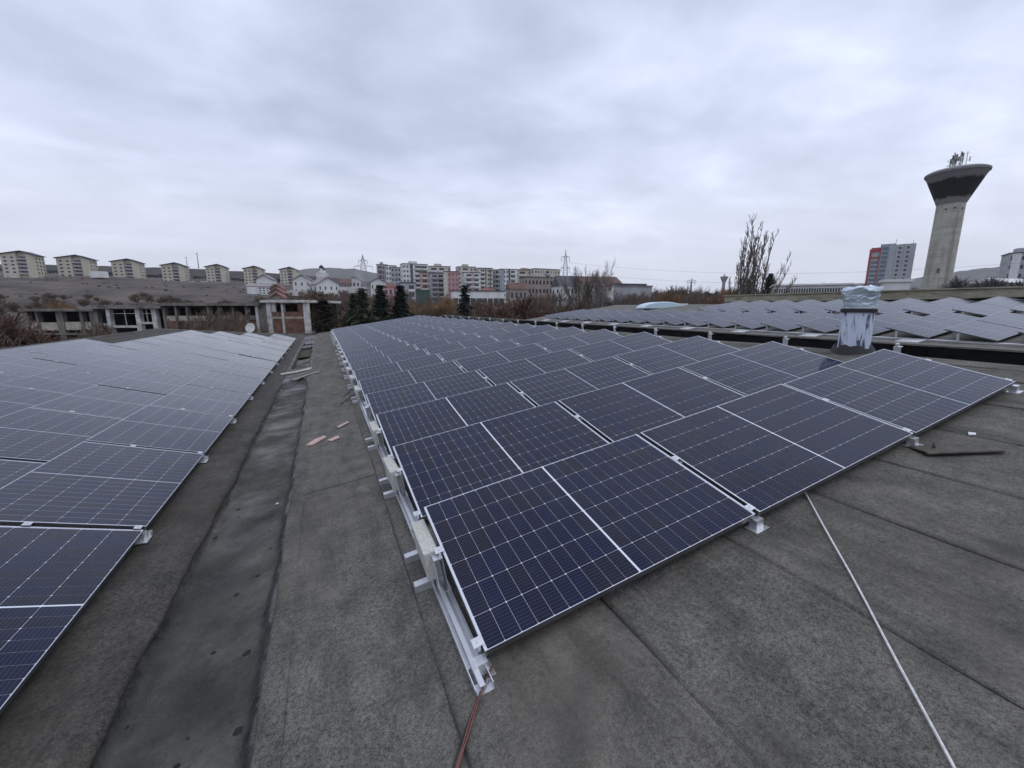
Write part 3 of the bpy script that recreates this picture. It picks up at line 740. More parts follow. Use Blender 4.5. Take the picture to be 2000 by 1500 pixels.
# scraps
mottled('pink_foam', (.38, .27, .235), (.52, .38, .335), 14, .9); mottled('pale_wood', (.30, .27, .235), (.50, .46, .41), 8, .85, streak=(8, .6, 1)); mottled('grey_patch', (.13, .125, .11), (.24, .23, .21), 9, .85)
mottled('brown_felt', (.035, .028, .022), (.085, .066, .050), 12, .6); mottled('litter_white', (.6, .6, .58), (.8, .8, .78), 5, .8)
def slab(name, corners, th, mat, label, cat, zf=zR, bend=0.0):
    """flat scrap: outline on the roof, real thickness"""
    n = len(corners); m = MB(); cx_ = sum(c[0] for c in corners) / n; cy_ = sum(c[1] for c in corners) / n
    lo = [(x, y, zf(x) + .009 + bend * ((x - cx_) ** 2 + (y - cy_) ** 2)) for x, y in corners]; hi_ = [(x, y, z + th) for x, y, z in lo]
    m.v = lo + hi_; m.f = [tuple(reversed(range(n))), tuple(range(n, 2 * n))] + [(i, (i + 1) % n, n + (i + 1) % n, n + i) for i in range(n)]; m.mi = [0] * len(m.f)
    return tag(obj(name, m.mesh(name, mat)), label, cat)
slab('foam_scrap', [(-.30, 5.52), (-.22, 5.46), (-.06, 5.66), (-.09, 5.74), (-.2, 5.68)], .012, 'pink_foam', 'pink foam scrap, longer and nearer the gutter of the close pair', 'foam scrap')
slab('foam_scrap', [(-.05, 5.50), (.0, 5.42), (.10, 5.48), (.07, 5.58)], .012, 'pink_foam', 'small pink foam scrap next to the longer one on the path', 'foam scrap')
slab('foam_scrap', [(.08, 6.02), (.1, 5.95), (.24, 6.1), (.23, 6.17)], .012, 'pink_foam', 'thin pink foam scrap lying apart, nearest the panels', 'foam scrap')
zv = lambda x: max(zL(max(x, XG0 - .3)) if x < XG0 else -9, zR(x) if x > XG1 else -9, (zL(XG0) + (zR(XG1) - zL(XG0)) * (x - XG0) / (XG1 - XG0)) - .01 if XG0 <= x <= XG1 else -9) + .004
slab('board', [(-1.12, 12.55), (-1.10, 12.35), (-.75, 12.52), (-.38, 12.75), (-.36, 13.05), (-.75, 12.78)], .02, 'pale_wood', 'pale curved board laid across the gutter', 'board', zv)
slab('felt_patch', [(-.78, 11.42), (-.72, 11.22), (-.28, 11.75), (-.16, 11.72), (-.14, 12.02), (-.38, 11.98)], .008, 'grey_patch', 'light grey repair patch beside the pale board', 'patch', zv)
slab('litter', [(4.50, 1.30), (4.53, 1.27), (4.56, 1.28), (4.55, 1.32)], .008, 'litter_white', 'white paper scrap on the dark roof near the brown offcut', 'litter')
# brown offcut: folded sheet with a curled front edge
m = MB(); rows = []
for i in range(17):
    t = i / 16; x = 3.93 + .36 * t; y = 1.335 - .27 * t
    w_ = .15 * (1 - .75 * t); z = zR(x)
    rows.append([(x + .02, y - .012, z + .009), (x - .004, y - .022, z + .022), (x - .004, y - .004, z + .034), (x + .02, y + .01, z + .030), (x + .03 + w_ * .3, y + .03 + w_ * .6, z + .020 + .02 * math.sin(t * 5)), (x + .04 + w_ * .5, y + .04 + w_, z + .012)])
fo = obj('felt_offcut', m.grid(rows).mesh('felt_offcut', 'brown_felt', True)); tag(fo, 'brown folded felt offcut lying on the roof past the panels', 'offcut')
sd_ = fo.modifiers.new('thick', 'SOLIDIFY'); sd_.thickness = .006; sd_.offset = 1
m = MB(); m.tube([(4.06, 1.335, zR(4.06) + .025), (4.072, 1.343, zR(4.06) + .06), (4.09, 1.35, zR(4.06) + .08)], [.010, .007, .002], 7); obj('upturned_corner', m.mesh('upturned_corner', 'brown_felt', True), fo)
# moss and crumpled sheet in the far basin
mottled('moss', (.018, .020, .010), (.050, .050, .024), 8, .95, bump=.8, bscale=40, bdist=.02)
m = MB(); rows = []
for j in range(60):
    y = 17.2 + 3.4 * j / 59; rows.append([(-.98 + .56 * i / 16, y, zv(-.98 + .56 * i / 16) - .10 + (.045 + .03 * vnoise(i * 1.3, j * .9) + .015 * vnoise(i * 3.1, j * 2.7)) * math.sin(math.pi * min(1, (j + 1) / 8)) * math.sin(math.pi * i / 16) ** .4) for i in range(17)])
tag(obj('moss', m.grid(rows).mesh('moss', 'moss', True)), 'dark green moss bed growing in the far gutter basin', 'moss', kind='stuff')
mottled('sheet_grey', (.06, .06, .062), (.28, .28, .28), 6, .55)
for q, (ya, yb, lab) in enumerate(((21.0, 22.0, 'crumpled grey plastic sheet just past the moss in the gutter'), (23.0, 25.2, 'rumpled grey plastic sheet at the far end of the gutter'))):
    m = MB(); rows = []
    for j in range(26):
        y = ya + (yb - ya) * j / 25; rows.append([(-1.0 + .62 * i / 18, y, zv(-1.0 + .62 * i / 18) - .045 + .045 * vnoise(i * .9 + q, j * .7) + .03 * vnoise(i * 2.2, j * 1.6 + q)) for i in range(19)])
    tag(obj('plastic_sheet', m.grid(rows).mesh('plastic_sheet', 'sheet_grey', False)), lab, 'plastic sheet')
# small white chips in the gutter
for i, (x, y, s_) in enumerate(((-.52, 4.15, .018), (-.42, 3.0, .013))):
    slab('litter', [(x, y), (x + s_, y - s_ * .3), (x + s_ * 1.3, y + s_ * .7), (x + .2 * s_, y + s_)], .006, 'litter_white', ('white chip in the gutter by its middle, the farther one', 'white chip at the gutter edge, the nearer one')[i], 'litter', lambda x: -1.815)
# ------------------------------------------------------------------ buildings
for nm, a, b in (('cream', (.44, .41, .33), (.54, .50, .41)), ('white_wall', (.58, .58, .57), (.72, .72, .70)), ('grey_wall', (.32, .33, .345), (.41, .42, .435)), ('mauve_wall', (.34, .30, .315), (.42, .38, .395)),
                 ('beige_wall', (.46, .43, .36), (.56, .53, .46)), ('tan_wall', (.24, .205, .175), (.33, .285, .25)), ('pink_wall', (.36, .20, .205), (.45, .27, .27)), ('rose_wall', (.45, .27, .26), (.55, .35, .33)), ('blue_grey', (.24, .27, .31), (.32, .355, .40)), ('dark_wall', (.07, .07, .08), (.11, .11, .12)),
                 ('slate', (.055, .055, .065), (.09, .09, .10)), ('roof_pale', (.20, .18, .18), (.30, .27, .27)), ('roof_red', (.16, .065, .05), (.24, .10, .08)), ('roof_brown', (.10, .055, .045), (.16, .09, .075)), ('roof_teal', (.04, .10, .09), (.07, .14, .13)), ('tower_red', (.30, .045, .05), (.38, .07, .07)), ('green_hoard', (.045, .075, .06), (.065, .10, .08)), ('church_dome', (.02, .03, .045), (.04, .055, .07))):
    mottled(nm, a, b, .35, .9, streak=(1, 1, .3))
k = NT('window_glass'); k.set(Base_Color=(.025, .03, .04), Roughness=.12)
k = NT('curtain_glass'); k.set(Base_Color=(.10, .13, .16), Roughness=.15)
WIN = {}
def win_mesh(w, h, mat='window_glass'):
    key = (round(w, 2), round(h, 2), mat)
    if key not in WIN: WIN[key] = MB().box((-w / 2, -.06, -h / 2), (w / 2, .05, h / 2)).mesh('window', mat)
    return WIN[key]
BALC = {}
def balc_mesh(w, mat):
    key = (round(w, 1), mat)
    if key not in BALC: BALC[key] = MB().box((-w / 2, -1.2, -.15), (w / 2, 0, 0)).box((-w / 2, -1.2, 0), (w / 2, -1.1, .95)).box((-w / 2, -1.1, 0), (-w / 2 + .1, 0, .95)).box((w / 2 - .1, -1.1, 0), (w / 2, 0, .95)).mesh('balcony', mat)
    return BALC[key]
def front(pl, pr, ytop, depth, skew=0.0):
    """front face from photo columns: left foot, along, inward, width, top z"""
    k_ = (pr - pl) / F * 3.2 * skew
    a, b = at(pl, ytop, depth * (1 - k_)), at(pr, ytop, depth * (1 + k_))
    zt = (a.z + b.z) / 2; a.z = b.z = 0
    u = (b - a); w = u.length; u.normalize(); n = Vector((-u.y, u.x, 0))
    return a, u, n, w, zt
def base_of(pl, pr, depth): 
    return min(gz((pl + pr) / 2, depth), gz(pl, depth), gz(pr, depth)) - .6
def windows(root, w, z0, z1, cols_, rows_, fw=.5, fh=.45, x0=0, face=None, skip=None, mat='window_glass'):
    sx = w / cols_; sz = (z1 - z0) / rows_; me = win_mesh(sx * fw, sz * fh, mat)
    for i in range(cols_):
        for j in range(rows_):
            if skip and skip(i, j): continue
            M4 = T(x0 + sx * (i + .5), 0, z0 + sz * (j + .52))
            obj('window', me, root, face @ M4 if face is not None else M4)
def balconies(root, x, w, z0, z1, rows_, mat, rec='dark_wall'):
    sz = (z1 - z0) / rows_; me = balc_mesh(w, mat); rm = win_mesh(w * .72, sz * .46)
    for j in range(rows_):
        obj('balcony', me, root, T(x, 0, z0 + sz * (j + .02)))
        obj('window', rm, root, T(x, 0, z0 + sz * (j + .55)))
def block(label, pl, pr, ytop, depth, wall, storeys, wcols, skew=.04, dp=14, bal=(), balmat='white_wall', roofk='flat', roofmat='slate', stripes=(), name='apartment_block', fw=.5, ybase=None, cat='apartment block', group=None, fh=.45, pitch=.0, side=2, penthouse=False, base_z=None):
    a, u, n, w, zt = front(pl, pr, ytop, depth, skew)
    zb = base_z if base_z is not None else (base_of(pl, pr, depth) if ybase is None else at((pl + pr) / 2, ybase, depth).z)
    h = zt - zb
    r = empty(name, frame(Vector((a.x, a.y, zb)), u, n, UP)); tag(r, label, cat, group)
    rh = {'flat': .5, 'gable': w * pitch, 'cross': dp * .5 * pitch, 'hip': min(w, dp) * .5 * pitch}[roofk]
    hw = h - rh
    m = MB()
    if roofk == 'gable': m.prism([(0, -3), (w, -3), (w, hw), (w / 2, h - .25), (0, hw)], 0, dp)
    else: m.box((0, 0, -3), (w, dp, hw))
    obj('wall', m.mesh('wall', wall), r)
    m = MB()
    if roofk == 'flat': m.box((-.3, -.3, hw + .003), (w + .3, dp + .3, h))
    elif roofk == 'gable':
        o = .05 * w; t = .35
        m.prism([(-o, hw - o * 2 * pitch + .1), (w / 2, h - .1), (w / 2, h + t), (-o, hw - o * 2 * pitch + t)], -.8, dp + .8)
        m.prism([(w / 2, h - .1), (w + o, hw - o * 2 * pitch + .1), (w + o, hw - o * 2 * pitch + t), (w / 2, h + t)], -.8, dp + .8)
    elif roofk == 'cross':
        Mx = Matrix(((0, 1, 0, 0), (1, 0, 0, 0), (0, 0, 1, 0), (0, 0, 0, 1)))
        m.prism([(-.6, hw), (dp / 2, h), (dp + .6, hw)], -.5, w + .5, M4=Mx)
    else:
        i = min(w, dp) / 2 * .98
        p = [(-.5, -.5, hw), (w + .5, -.5, hw), (w + .5, dp + .5, hw), (-.5, dp + .5, hw)]
        q = [(i, dp / 2, h), (w - i, dp / 2, h)] if w > dp else [(w / 2, i, h), (w / 2, dp - i, h)]
        m.quad(p[0], p[1], q[1], q[0]) if w > dp else m.tri(p[0], p[1], q[0])
        m.tri(p[1], p[2], q[1]) if w > dp else m.quad(p[1], p[2], q[1], q[0])
        m.quad(p[2], p[3], q[0], q[1]) if w > dp else m.tri(p[2], p[3], q[1])
        m.tri(p[3], p[0], q[0]) if w > dp else m.quad(p[3], p[0], q[0], q[1])
    rf = obj('roof', m.mesh('roof', roofmat), r)
    if penthouse:
        m = MB(); m.box((w * .3, dp * .3, h + .003), (w * .62, dp * .7, h + 2.4)); obj('lift_house', m.mesh('lift_house', wall), rf)
    z0 = 1.0 if storeys else 0
    if storeys:
        bx = [(b[0] * w, min(b[1], .45 * w)) for b in bal]
        sxw = w / max(1, wcols)
        windows(r, w, z0, hw - .3, wcols, storeys, fw, fh, skip=lambda i, j: any(abs(sxw * (i + .5) - c0) < (c1 + sxw * fw) / 2 + .2 for c0, c1 in bx))
        for c0, c1 in bx: balconies(r, c0, c1, z0, hw - .3, storeys, balmat)
        if side:
            for fc in (frame((w, 0, 0), (0, 1, 0), (-1, 0, 0), (0, 0, 1)), frame((0, dp, 0), (0, -1, 0), (1, 0, 0), (0, 0, 1))):
                windows(r, dp, z0, hw - .3, side, storeys, .3, fh, face=fc)
    for x0, x1, mt in stripes:
        m = MB(); m.box((x0 * w, -.12, 0), (x1 * w, -.07, hw - .05)); obj('facade_panel', m.mesh('facade_panel', mt), r)
    return r
# seven blocks along the hillside terrace
HS = [(-3, 64, 490, 535, 265), (107, 172, 498, 541, 285), (215, 269, 505.5, 546, 308), (313, 358, 513, 551, 330), (400, 438, 516, 552, 346), (474, 510, 519.5, 556, 360), (545, 578, 521.5, 556, 374)]
HN = ['cut off by the picture edge', 'next to the white cabin on the terrace', 'third along the terrace', 'fourth along the terrace', 'fifth along the terrace, below the two poles', 'behind the white gabled house', 'last of the seven, nearest the church']
for i, (pl, pr, yt, yb, d) in enumerate(HS):
    a, u, n, w, zt = front(pl, pr, yt, d, (lambda q: q / (6.4 * (1 + q * q)) - .035)((1000 - (pl + pr) / 2) / 800))
    zb = at((pl + pr) / 2, yb, d).z - .4; h = zt - zb
    r = empty('hillside_block', frame(Vector((a.x, a.y, zb)), u, n, UP)); tag(r, f'cream five-storey block with low grey gable, {HN[i]}', 'apartment block', 'blocks along the hillside terrace')
    pk = .62 * w; e0, dpx = h * .86, 10
    m = MB(); m.prism([(0, -5), (w * .46, -5), (w * .46, e0 + (h - e0) * .74 - .3), (0, e0 - .3)], 0, dpx)
    m.prism([(w * .46, -5), (w * .74, -5), (w * .74, e0 + (h - e0) * .6), (pk, h - .4), (w * .46, e0 + (h - e0) * .74 - .35)], 1.6, dpx)
    m.prism([(w * .74, -5), (w, -5), (w, e0 - .4), (w * .74, e0 + (h - e0) * .62 - .4)], 0, dpx)
    obj('wall', m.mesh('wall', 'cream'), r)
    m = MB(); m.prism([(-.9, e0 - .35), (pk, h - .1), (pk, h + .35), (-.9, e0 + .1)], -.9, dpx + .8).prism([(pk, h - .1), (w + .9, e0 - .5), (w + .9, e0 - .05), (pk, h + .35)], -.9, dpx + .8)
    obj('roof', m.mesh('roof', 'slate'), r)
    windows(r, w * .42, .4, e0 - .9, 2, 5, .42, .42, x0=w * .02)
    sz = (e0 - 1.2) / 5; me = MB().box((-w * .15, 0, -.1), (w * .15, 1.55, .1)).box((-w * .15, 0, .1), (w * .15, .08, .9)).mesh('balcony', 'mauve_wall'); rm = win_mesh(w * .2, sz * .55)
    for j in range(5): obj('balcony', me, r, T(w * .6, 0, .5 + sz * j)); obj('window', rm, r, T(w * .6, 1.55, .5 + sz * (j + .55)))
    fc = frame((w, 0, 0), (0, 1, 0), (-1, 0, 0), (0, 0, 1)); windows(r, dpx, .4, e0 - 1.2, 3, 5, .35, .42, face=fc)
# terrace walls and a parked van below the hillside blocks
m = MB(); m.box((0, 0, 0), (9, 4, 4.2)); p = at(176, 540.5, 280); tag(obj('site_cabin', m.mesh('site_cabin', 'white_wall'), None, frame(p + Vector((0, 0, -.6)), right, fwd0, UP)), 'plain white cabin on the terrace between two hillside blocks', 'cabin')
for i, (x0, x1, yy, d, lab) in enumerate(((65, 300, 540, 268, 'long low retaining wall under the nearer hillside blocks'), (290, 470, 551, 322, 'low retaining wall under the middle hillside blocks'))):
    m = MB(); segs = 24; prev = None
    for s in range(segs):
        xa, xb = x0 + (x1 - x0) * s / segs, x0 + (x1 - x0) * (s + 1) / segs
        da, db = float(np.interp(xa, COLX, ZH)) - 3, float(np.interp(xb, COLX, ZH)) - 3
        A, B = at(xa, yy, da), at(xb, yy, db); A.z = gz(xa, da) + .9; B.z = gz(xb, db) + .9
        off = Vector((A.x, A.y, 0)).normalized() * .5
        m.v += [tuple(A - Vector((0, 0, 3))), tuple(B - Vector((0, 0, 3))), tuple(B), tuple(A), tuple(A + off), tuple(B + off)]
        b = len(m.v) - 6; m.f += [(b, b + 1, b + 2, b + 3), (b + 3, b + 2, b + 5, b + 4)]; m.mi += [0, 0]
    tag(obj('retaining_wall', m.mesh('retaining_wall', 'roof_pale')), lab, 'wall')
m = MB(); m.tube([(0, 0, -1), (0, 0, 12)], [.35, .2], 6); pm_ = m.mesh('pole', 'dark_wall'); m2 = MB(); m2.box((-1.2, -.08, 10.6), (1.2, .08, 10.9)); am_ = m2.mesh('cross_arm', 'dark_wall')
for i, (x, y, d, s) in enumerate(((366, 522, 480, 1.0), (388, 522, 470, 1.35))):
    p = at(x, y, d); r = empty('utility_pole', T(*p) @ Matrix.Scale(s, 4)); tag(r, ('short utility pole on the wooded hilltop', 'taller utility pole on the wooded hilltop')[i], 'utility pole'); obj('pole', pm_, r); obj('cross_arm', am_, r)

# village houses
block('white gabled house in front of the sixth hillside block', 499, 529, 536.5, 225, 'white_wall', 1, 2, roofk='gable', pitch=.32, name='house', roofmat='roof_pale', cat='house', dp=12, fw=.2)
block('white three-storey house with balconies behind the ruin, left of the brick gables', 480, 525, 552, 205, 'white_wall', 3, 6, bal=((.25, 4),), name='house', cat='house', dp=12, roofk='cross', pitch=.3, roofmat='roof_pale')
for i, (pl, pr, yt, d) in enumerate(((526, 552, 556, 178), (524, 554, 563, 170), (527, 553, 573, 162))):
    block(('topmost brick-red gabled roof of the stepped house', 'middle brick-red gabled roof of the stepped house', 'lowest brick-red gabled roof of the stepped house')[i], pl, pr, yt, d, 'tan_wall', 1, 2, roofk='gable', pitch=.38, roofmat='roof_red', name='house', cat='house', dp=7, fw=.3)
block('dark slate-roofed house beside the brick gables', 552, 590, 566, 190, 'roof_pale', 0, 1, roofk='cross', pitch=.5, roofmat='roof_pale', name='house', cat='house', dp=11)
block('white gabled house below the last hillside block', 570, 606, 537, 235, 'white_wall', 2, 3, roofk='gable', pitch=.30, roofmat='roof_pale', name='house', cat='house', dp=14, fw=.25)
block('green-roofed house between the two big white houses', 606, 630, 553, 225, 'grey_wall', 1, 2, roofk='cross', pitch=.6, roofmat='roof_teal', name='house', cat='house')
block('largest white gabled house below the church', 618, 661, 541, 220, 'white_wall', 2, 4, roofk='gable', pitch=.33, roofmat='roof_pale', name='house', cat='house', dp=18, skew=.09, fw=.25)
block('grey house in the row right of the church', 664, 682, 543, 270, 'roof_pale', 2, 3, roofk='cross', pitch=.5, roofmat='roof_brown', name='house', cat='house')
block('pale house behind the smoke plume', 680, 702, 541, 280, 'white_wall', 2, 3, roofk='gable', pitch=.3, roofmat='roof_pale', name='house', cat='house')
block('long pale shed roof sloping below the smoke', 662, 712, 559, 210, 'roof_pale', 0, 1, roofk='cross', pitch=.5, roofmat='roof_pale', name='house', cat='shed', dp=14)
block('white gabled house right of the smoke plume', 723, 753, 543, 260, 'white_wall', 2, 4, roofk='gable', pitch=.28, roofmat='roof_pale', name='house', cat='house', dp=13, fw=.3)
block('pink house with red hipped roof above the spruces', 749, 775, 551, 225, 'rose_wall', 2, 3, roofk='hip', pitch=.7, roofmat='roof_red', name='house', cat='house', dp=9)
block('grey flat-roofed house with balconies above the spruces', 782, 812, 551, 235, 'grey_wall', 3, 3, bal=((.7, 4),), name='house', cat='house', dp=10)
block('green site hoarding below the apartment blocks', 812, 840, 566, 230, 'green_hoard', 0, 1, name='hoarding', cat='hoarding', dp=1.0, roofmat='green_hoard')
# church
cp = at(625, 538, 330); ch = empty('church', frame(Vector((cp.x, cp.y, gz(625, 330))), right, fwd0, UP)); tag(ch, 'white church with dark onion domes on the hill', 'church')
zc = lambda y: at(625, y, 330).z - gz(625, 330)
m = MB(); m.box((-3.0, 0, -2), (3.2, 9, zc(534))).prism([(-3.3, zc(534)), (3.5, zc(534)), (.1, zc(531))], -.2, 9.2); obj('wall', m.mesh('wall', 'white_wall'), ch)
for x, y0, rr, dome_y in ((-.2, 531, 1.75, 516.5), (-1.6, 531, 1.0, 523.5), (1.9, 531, 1.1, 523)):
    zb, zt = zc(y0), zc(dome_y); hh = zt - zb
    m = MB(); m.lathe([(rr * .8, zb - .2), (rr * .8, zb + hh * .5)], 12, center=(x, 4)); tw = obj('drum', m.mesh('drum', 'white_wall'), ch)
    m = MB(); m.lathe([(rr * .85, zb + hh * .5), (rr * 1.12, zb + hh * .62), (rr * .95, zb + hh * .76), (rr * .4, zb + hh * .9), (.08, zt), (.05, zt + .9)], 14, center=(x, 4)); obj('dome', m.mesh('dome', 'church_dome', True), ch)
windows(ch, 6, 1, zc(531) - 1, 3, 1, .2, .5, x0=-3)

# apartment cluster
AB = 'apartment blocks of the estate'
ZB = -4
def A(*a, **k): k.setdefault('group', AB); k.setdefault('base_z', ZB); return block(*a, **k)
A('mauve-grey block with dark balconies, outermost of the estate by the pylon', 735, 756, 516, 400, 'mauve_wall', 9, 4, bal=((.3, 6),), balmat='mauve_wall', penthouse=True)
A('white narrow block just right of the mauve-grey one', 753, 774, 518, 395, 'white_wall', 9, 4, bal=((.75, 5),))
A('light grey block with continuous balconies beside the tall white one', 763, 789, 521.5, 375, 'grey_wall', 9, 4, bal=((.72, 6),), balmat='white_wall')
A('tall white block with a dark vertical glass strip', 786, 835, 515, 360, 'white_wall', 10, 8, bal=((.62, 8), (.86, 6)), stripes=((.30, .40, 'dark_wall'),), penthouse=True, skew=.06)
A('low white and red block in front of the tall white one', 821, 848, 532, 335, 'rose_wall', 7, 4, bal=((.3, 5),), stripes=((.62, .98, 'pink_wall'),))
A('cream block with antenna behind the grey balconies', 836, 880, 519.5, 385, 'beige_wall', 9, 7, bal=((.25, 7), (.6, 6)), penthouse=True)
A('dark grey block with stacked balconies left of the pink one', 840, 868, 533, 318, 'grey_wall', 8, 4, bal=((.3, 6), (.72, 5)), balmat='grey_wall')
A('pink windowless-sided block with a beige corner strip', 866, 896, 529.5, 300, 'pink_wall', 8, 4, stripes=((0, .26, 'beige_wall'),), side=2, fw=.25, skew=.02)
A('cream white block rising behind the pink one', 894, 930, 520.5, 360, 'beige_wall', 10, 6, bal=((.4, 6),), penthouse=True)
A('white balcony block with a pink base in mid estate', 907, 938, 531.5, 322, 'white_wall', 8, 4, bal=((.28, 6), (.75, 5)), stripes=((.42, .58, 'rose_wall'),))
A('cream block with dark recessed bays right of the white balcony block', 934, 962, 523, 335, 'beige_wall', 10, 5, bal=((.3, 4),), stripes=((.48, .56, 'dark_wall'), (.78, .86, 'dark_wall')))
A('grey-sided block tucked behind the cream recessed one', 957, 978, 526, 350, 'blue_grey', 9, 4, bal=((.7, 4),))
A('blue-grey and white block with glazed corner', 977, 1010, 525, 345, 'white_wall', 9, 6, bal=((.75, 5),), stripes=((.0, .24, 'blue_grey'), (.48, .58, 'dark_wall')))
A('cream block with dark mansard roof', 1009, 1047, 522, 350, 'cream', 8, 6, bal=((.3, 7), (.75, 6)), roofk='hip', pitch=.35, roofmat='roof_brown')
A('long beige block with column-like piers at the end of the estate', 1044, 1094, 525, 350, 'beige_wall', 8, 10, bal=((.5, 5),), stripes=tuple((x, x + .025, 'cream') for x in (.1, .22, .34, .62, .74, .86)), balmat='grey_wall', skew=.08)
A('brown-tan flat block in front of the long beige one', 1024, 1080, 541, 262, 'tan_wall', 4, 8, penthouse=False, dp=12)
A('house with a dusky pink roof at the foot of the estate', 996, 1030, 551, 240, 'tan_wall', 2, 4, roofk='cross', pitch=.8, roofmat='roof_brown', name='house', cat='house', group=None, dp=10)
A('wide grey-roofed house with a white gable, near the lattice pylon', 1094, 1143, 537, 235, 'white_wall', 3, 7, roofk='cross', pitch=.9, roofmat='slate', name='house', cat='house', group=None, dp=14)
A('long cream house with red-brown roof behind the tall bare tree', 1138, 1214, 538.5, 235, 'cream', 3, 11, roofk='cross', pitch=.6, roofmat='roof_brown', name='house', cat='house', group=None, dp=13, skew=.05)
A('low white pavilion with a dark window band below the estate', 884, 985, 567, 190, 'white_wall', 1, 9, fw=.85, fh=.4, name='pavilion', cat='pavilion', group=None, dp=8)
A('red-roofed house standing behind the white pavilion', 930, 978, 560, 210, 'tan_wall', 1, 6, roofk='hip', pitch=.5, roofmat='roof_red', name='house', cat='house', group=None, dp=12)
# modern low building
r = A('low grey building with white end wall and dark flat roof', 1196, 1274, 557, 150, 'grey_wall', 1, 8, fw=.8, fh=.34, name='commercial_building', cat='building', group=None, dp=14, base_z=GZ, roofmat='roof_pale', skew=.05, side=0)
m = MB(); m.box((4, 3, 15.6 - 0), (11, 10, 17)); 
a_, u_, n_, w_, zt_ = front(1196, 1274, 557, 150, .05); hh = zt_ - GZ
m = MB(); m.box((.1 * w_, -.5, hh + .004), (.84 * w_, 9, hh + .55)); obj('upper_roof', m.mesh('upper_roof', 'slate'), r)
m = MB(); m.box((-.2, -.35, -1), (.03 * w_, 13, hh - .1)); obj('end_wall', m.mesh('end_wall', 'white_wall'), r)

# tower block with the red corner
a_, u_, n_, w_, zt_ = front(1702, 1790, 478, 300, -.072)
tb = empty('tower_block', frame(Vector((a_.x, a_.y, GZ)), u_, n_, UP)); tag(tb, 'grey tower block with red framed glass corner', 'tower block'); h = zt_ - GZ
zr = at(1700, 484, 300).z - GZ
m = MB(); m.box((w_ * .0, 0, 0), (w_ * .24, 20, zr)); m.box((w_ * .24, -.8, 0), (w_ * .55, 20, h + .8)); m.box((w_ * .55, 0, 0), (w_, 20, h)); obj('wall', m.mesh('wall', 'grey_wall'), tb)
m = MB(); m.box((w_ * .26, -.95, 2), (w_ * .42, -.805, h)); obj('glass_wall', m.mesh('glass_wall', 'blue_grey'), tb)
NS = 16; sz = (h - 4) / NS
m = MB(); m.box((-.4, -.5, 0), (.9, .6, zr)); obj('red_frame', m.mesh('red_frame', 'tower_red'), tb)
m = MB(); m.box((.9, -.5, zr - 2.2), (w_ * .24, .1, zr)); m.box((.9, -.5, zr - 6.6), (w_ * .24, .1, zr - 5.6)); obj('red_frame', m.mesh('red_frame', 'tower_red'), tb)
m = MB(); m.box((w_ * .225, -.99, 0), (w_ * .245, -.81, h + .8)); obj('red_frame', m.mesh('red_frame', 'tower_red'), tb)
gm = win_mesh(w_ * .16, sz * .62, 'curtain_glass'); wm = win_mesh(w_ * .055, sz * .5); 
for j in range(NS):
    z = 3 + sz * (j + .5)
    if z < zr - 7: obj('window', gm, tb, T(w_ * .135, 0, z))
    obj('window', win_mesh(w_ * .14, sz * .7, 'curtain_glass'), tb, T(w_ * .34, -.95, z))
    for x in (.66, .84):
        if z < h - 1.5: obj('window', wm, tb, T(w_ * x, 0, z))
for x in (.53, .745, .96):
    m = MB(); m.box((w_ * (x - .012), -.25, 0), (w_ * (x + .012), -.005, h - .2)); obj('pier', m.mesh('pier', 'mauve_wall'), tb)
m = MB(); m.tube([(w_ * .56, 3, h), (w_ * .56, 3, h + 4)], .15, 6).tube([(w_ * .93, 2, h), (w_ * .93, 2, h + 2.5)], .12, 6); obj('antenna', m.mesh('antenna', 'dark_wall'), tb)
for x in (.03, .08, .13, .18): pass
m = MB(); m.box((.5, .3, zr), (w_ * .23, .45, zr + 1.0)); obj('parapet_rail', m.mesh('parapet_rail', 'tower_red'), tb)
block('small white gabled hut in front of the tower block', 1727, 1780, 545, 70, 'white_wall', 1, 3, name='hut', cat='hut', skew=-.065, roofmat='white_wall', base_z=GZ, fw=.3, fh=.3, dp=3, side=0)
# long low factory with a window band
a_, u_, n_, w_, zt_ = front(1512, 1664, 557.5, 95, -.06)
fb = empty('factory', frame(Vector((a_.x, a_.y, GZ)), u_, n_, UP)); tag(fb, 'long low white factory with a band of dark windows', 'factory'); h = zt_ - GZ
m = MB(); m.box((0, 0, 0), (w_, 18, h)); obj('wall', m.mesh('wall', 'white_wall'), fb); m = MB(); m.box((-.4, -.5, h + .003), (w_ + .4, 18.4, h + .35)); obj('roof', m.mesh('roof', 'white_wall'), fb)
nw = 30
for i in range(nw): obj('window', win_mesh(w_ / nw * .66, 1.0), fb, T(w_ * (i + .5) / nw, 0, h - 1.15))
# block cut by the picture edge
block('grey block at the edge of the picture beyond the water tower', 1974, 2030, 492, 210, 'grey_wall', 8, 5, base_z=GZ, penthouse=True, side=3, stripes=((.10, .42, 'white_wall'),), skew=-.06)
block('low white shed among the trees right of the water tower', 1975, 2040, 541, 150, 'white_wall', 1, 5, name='shed', cat='shed', base_z=GZ, roofk='cross', pitch=.3, roofmat='white_wall')
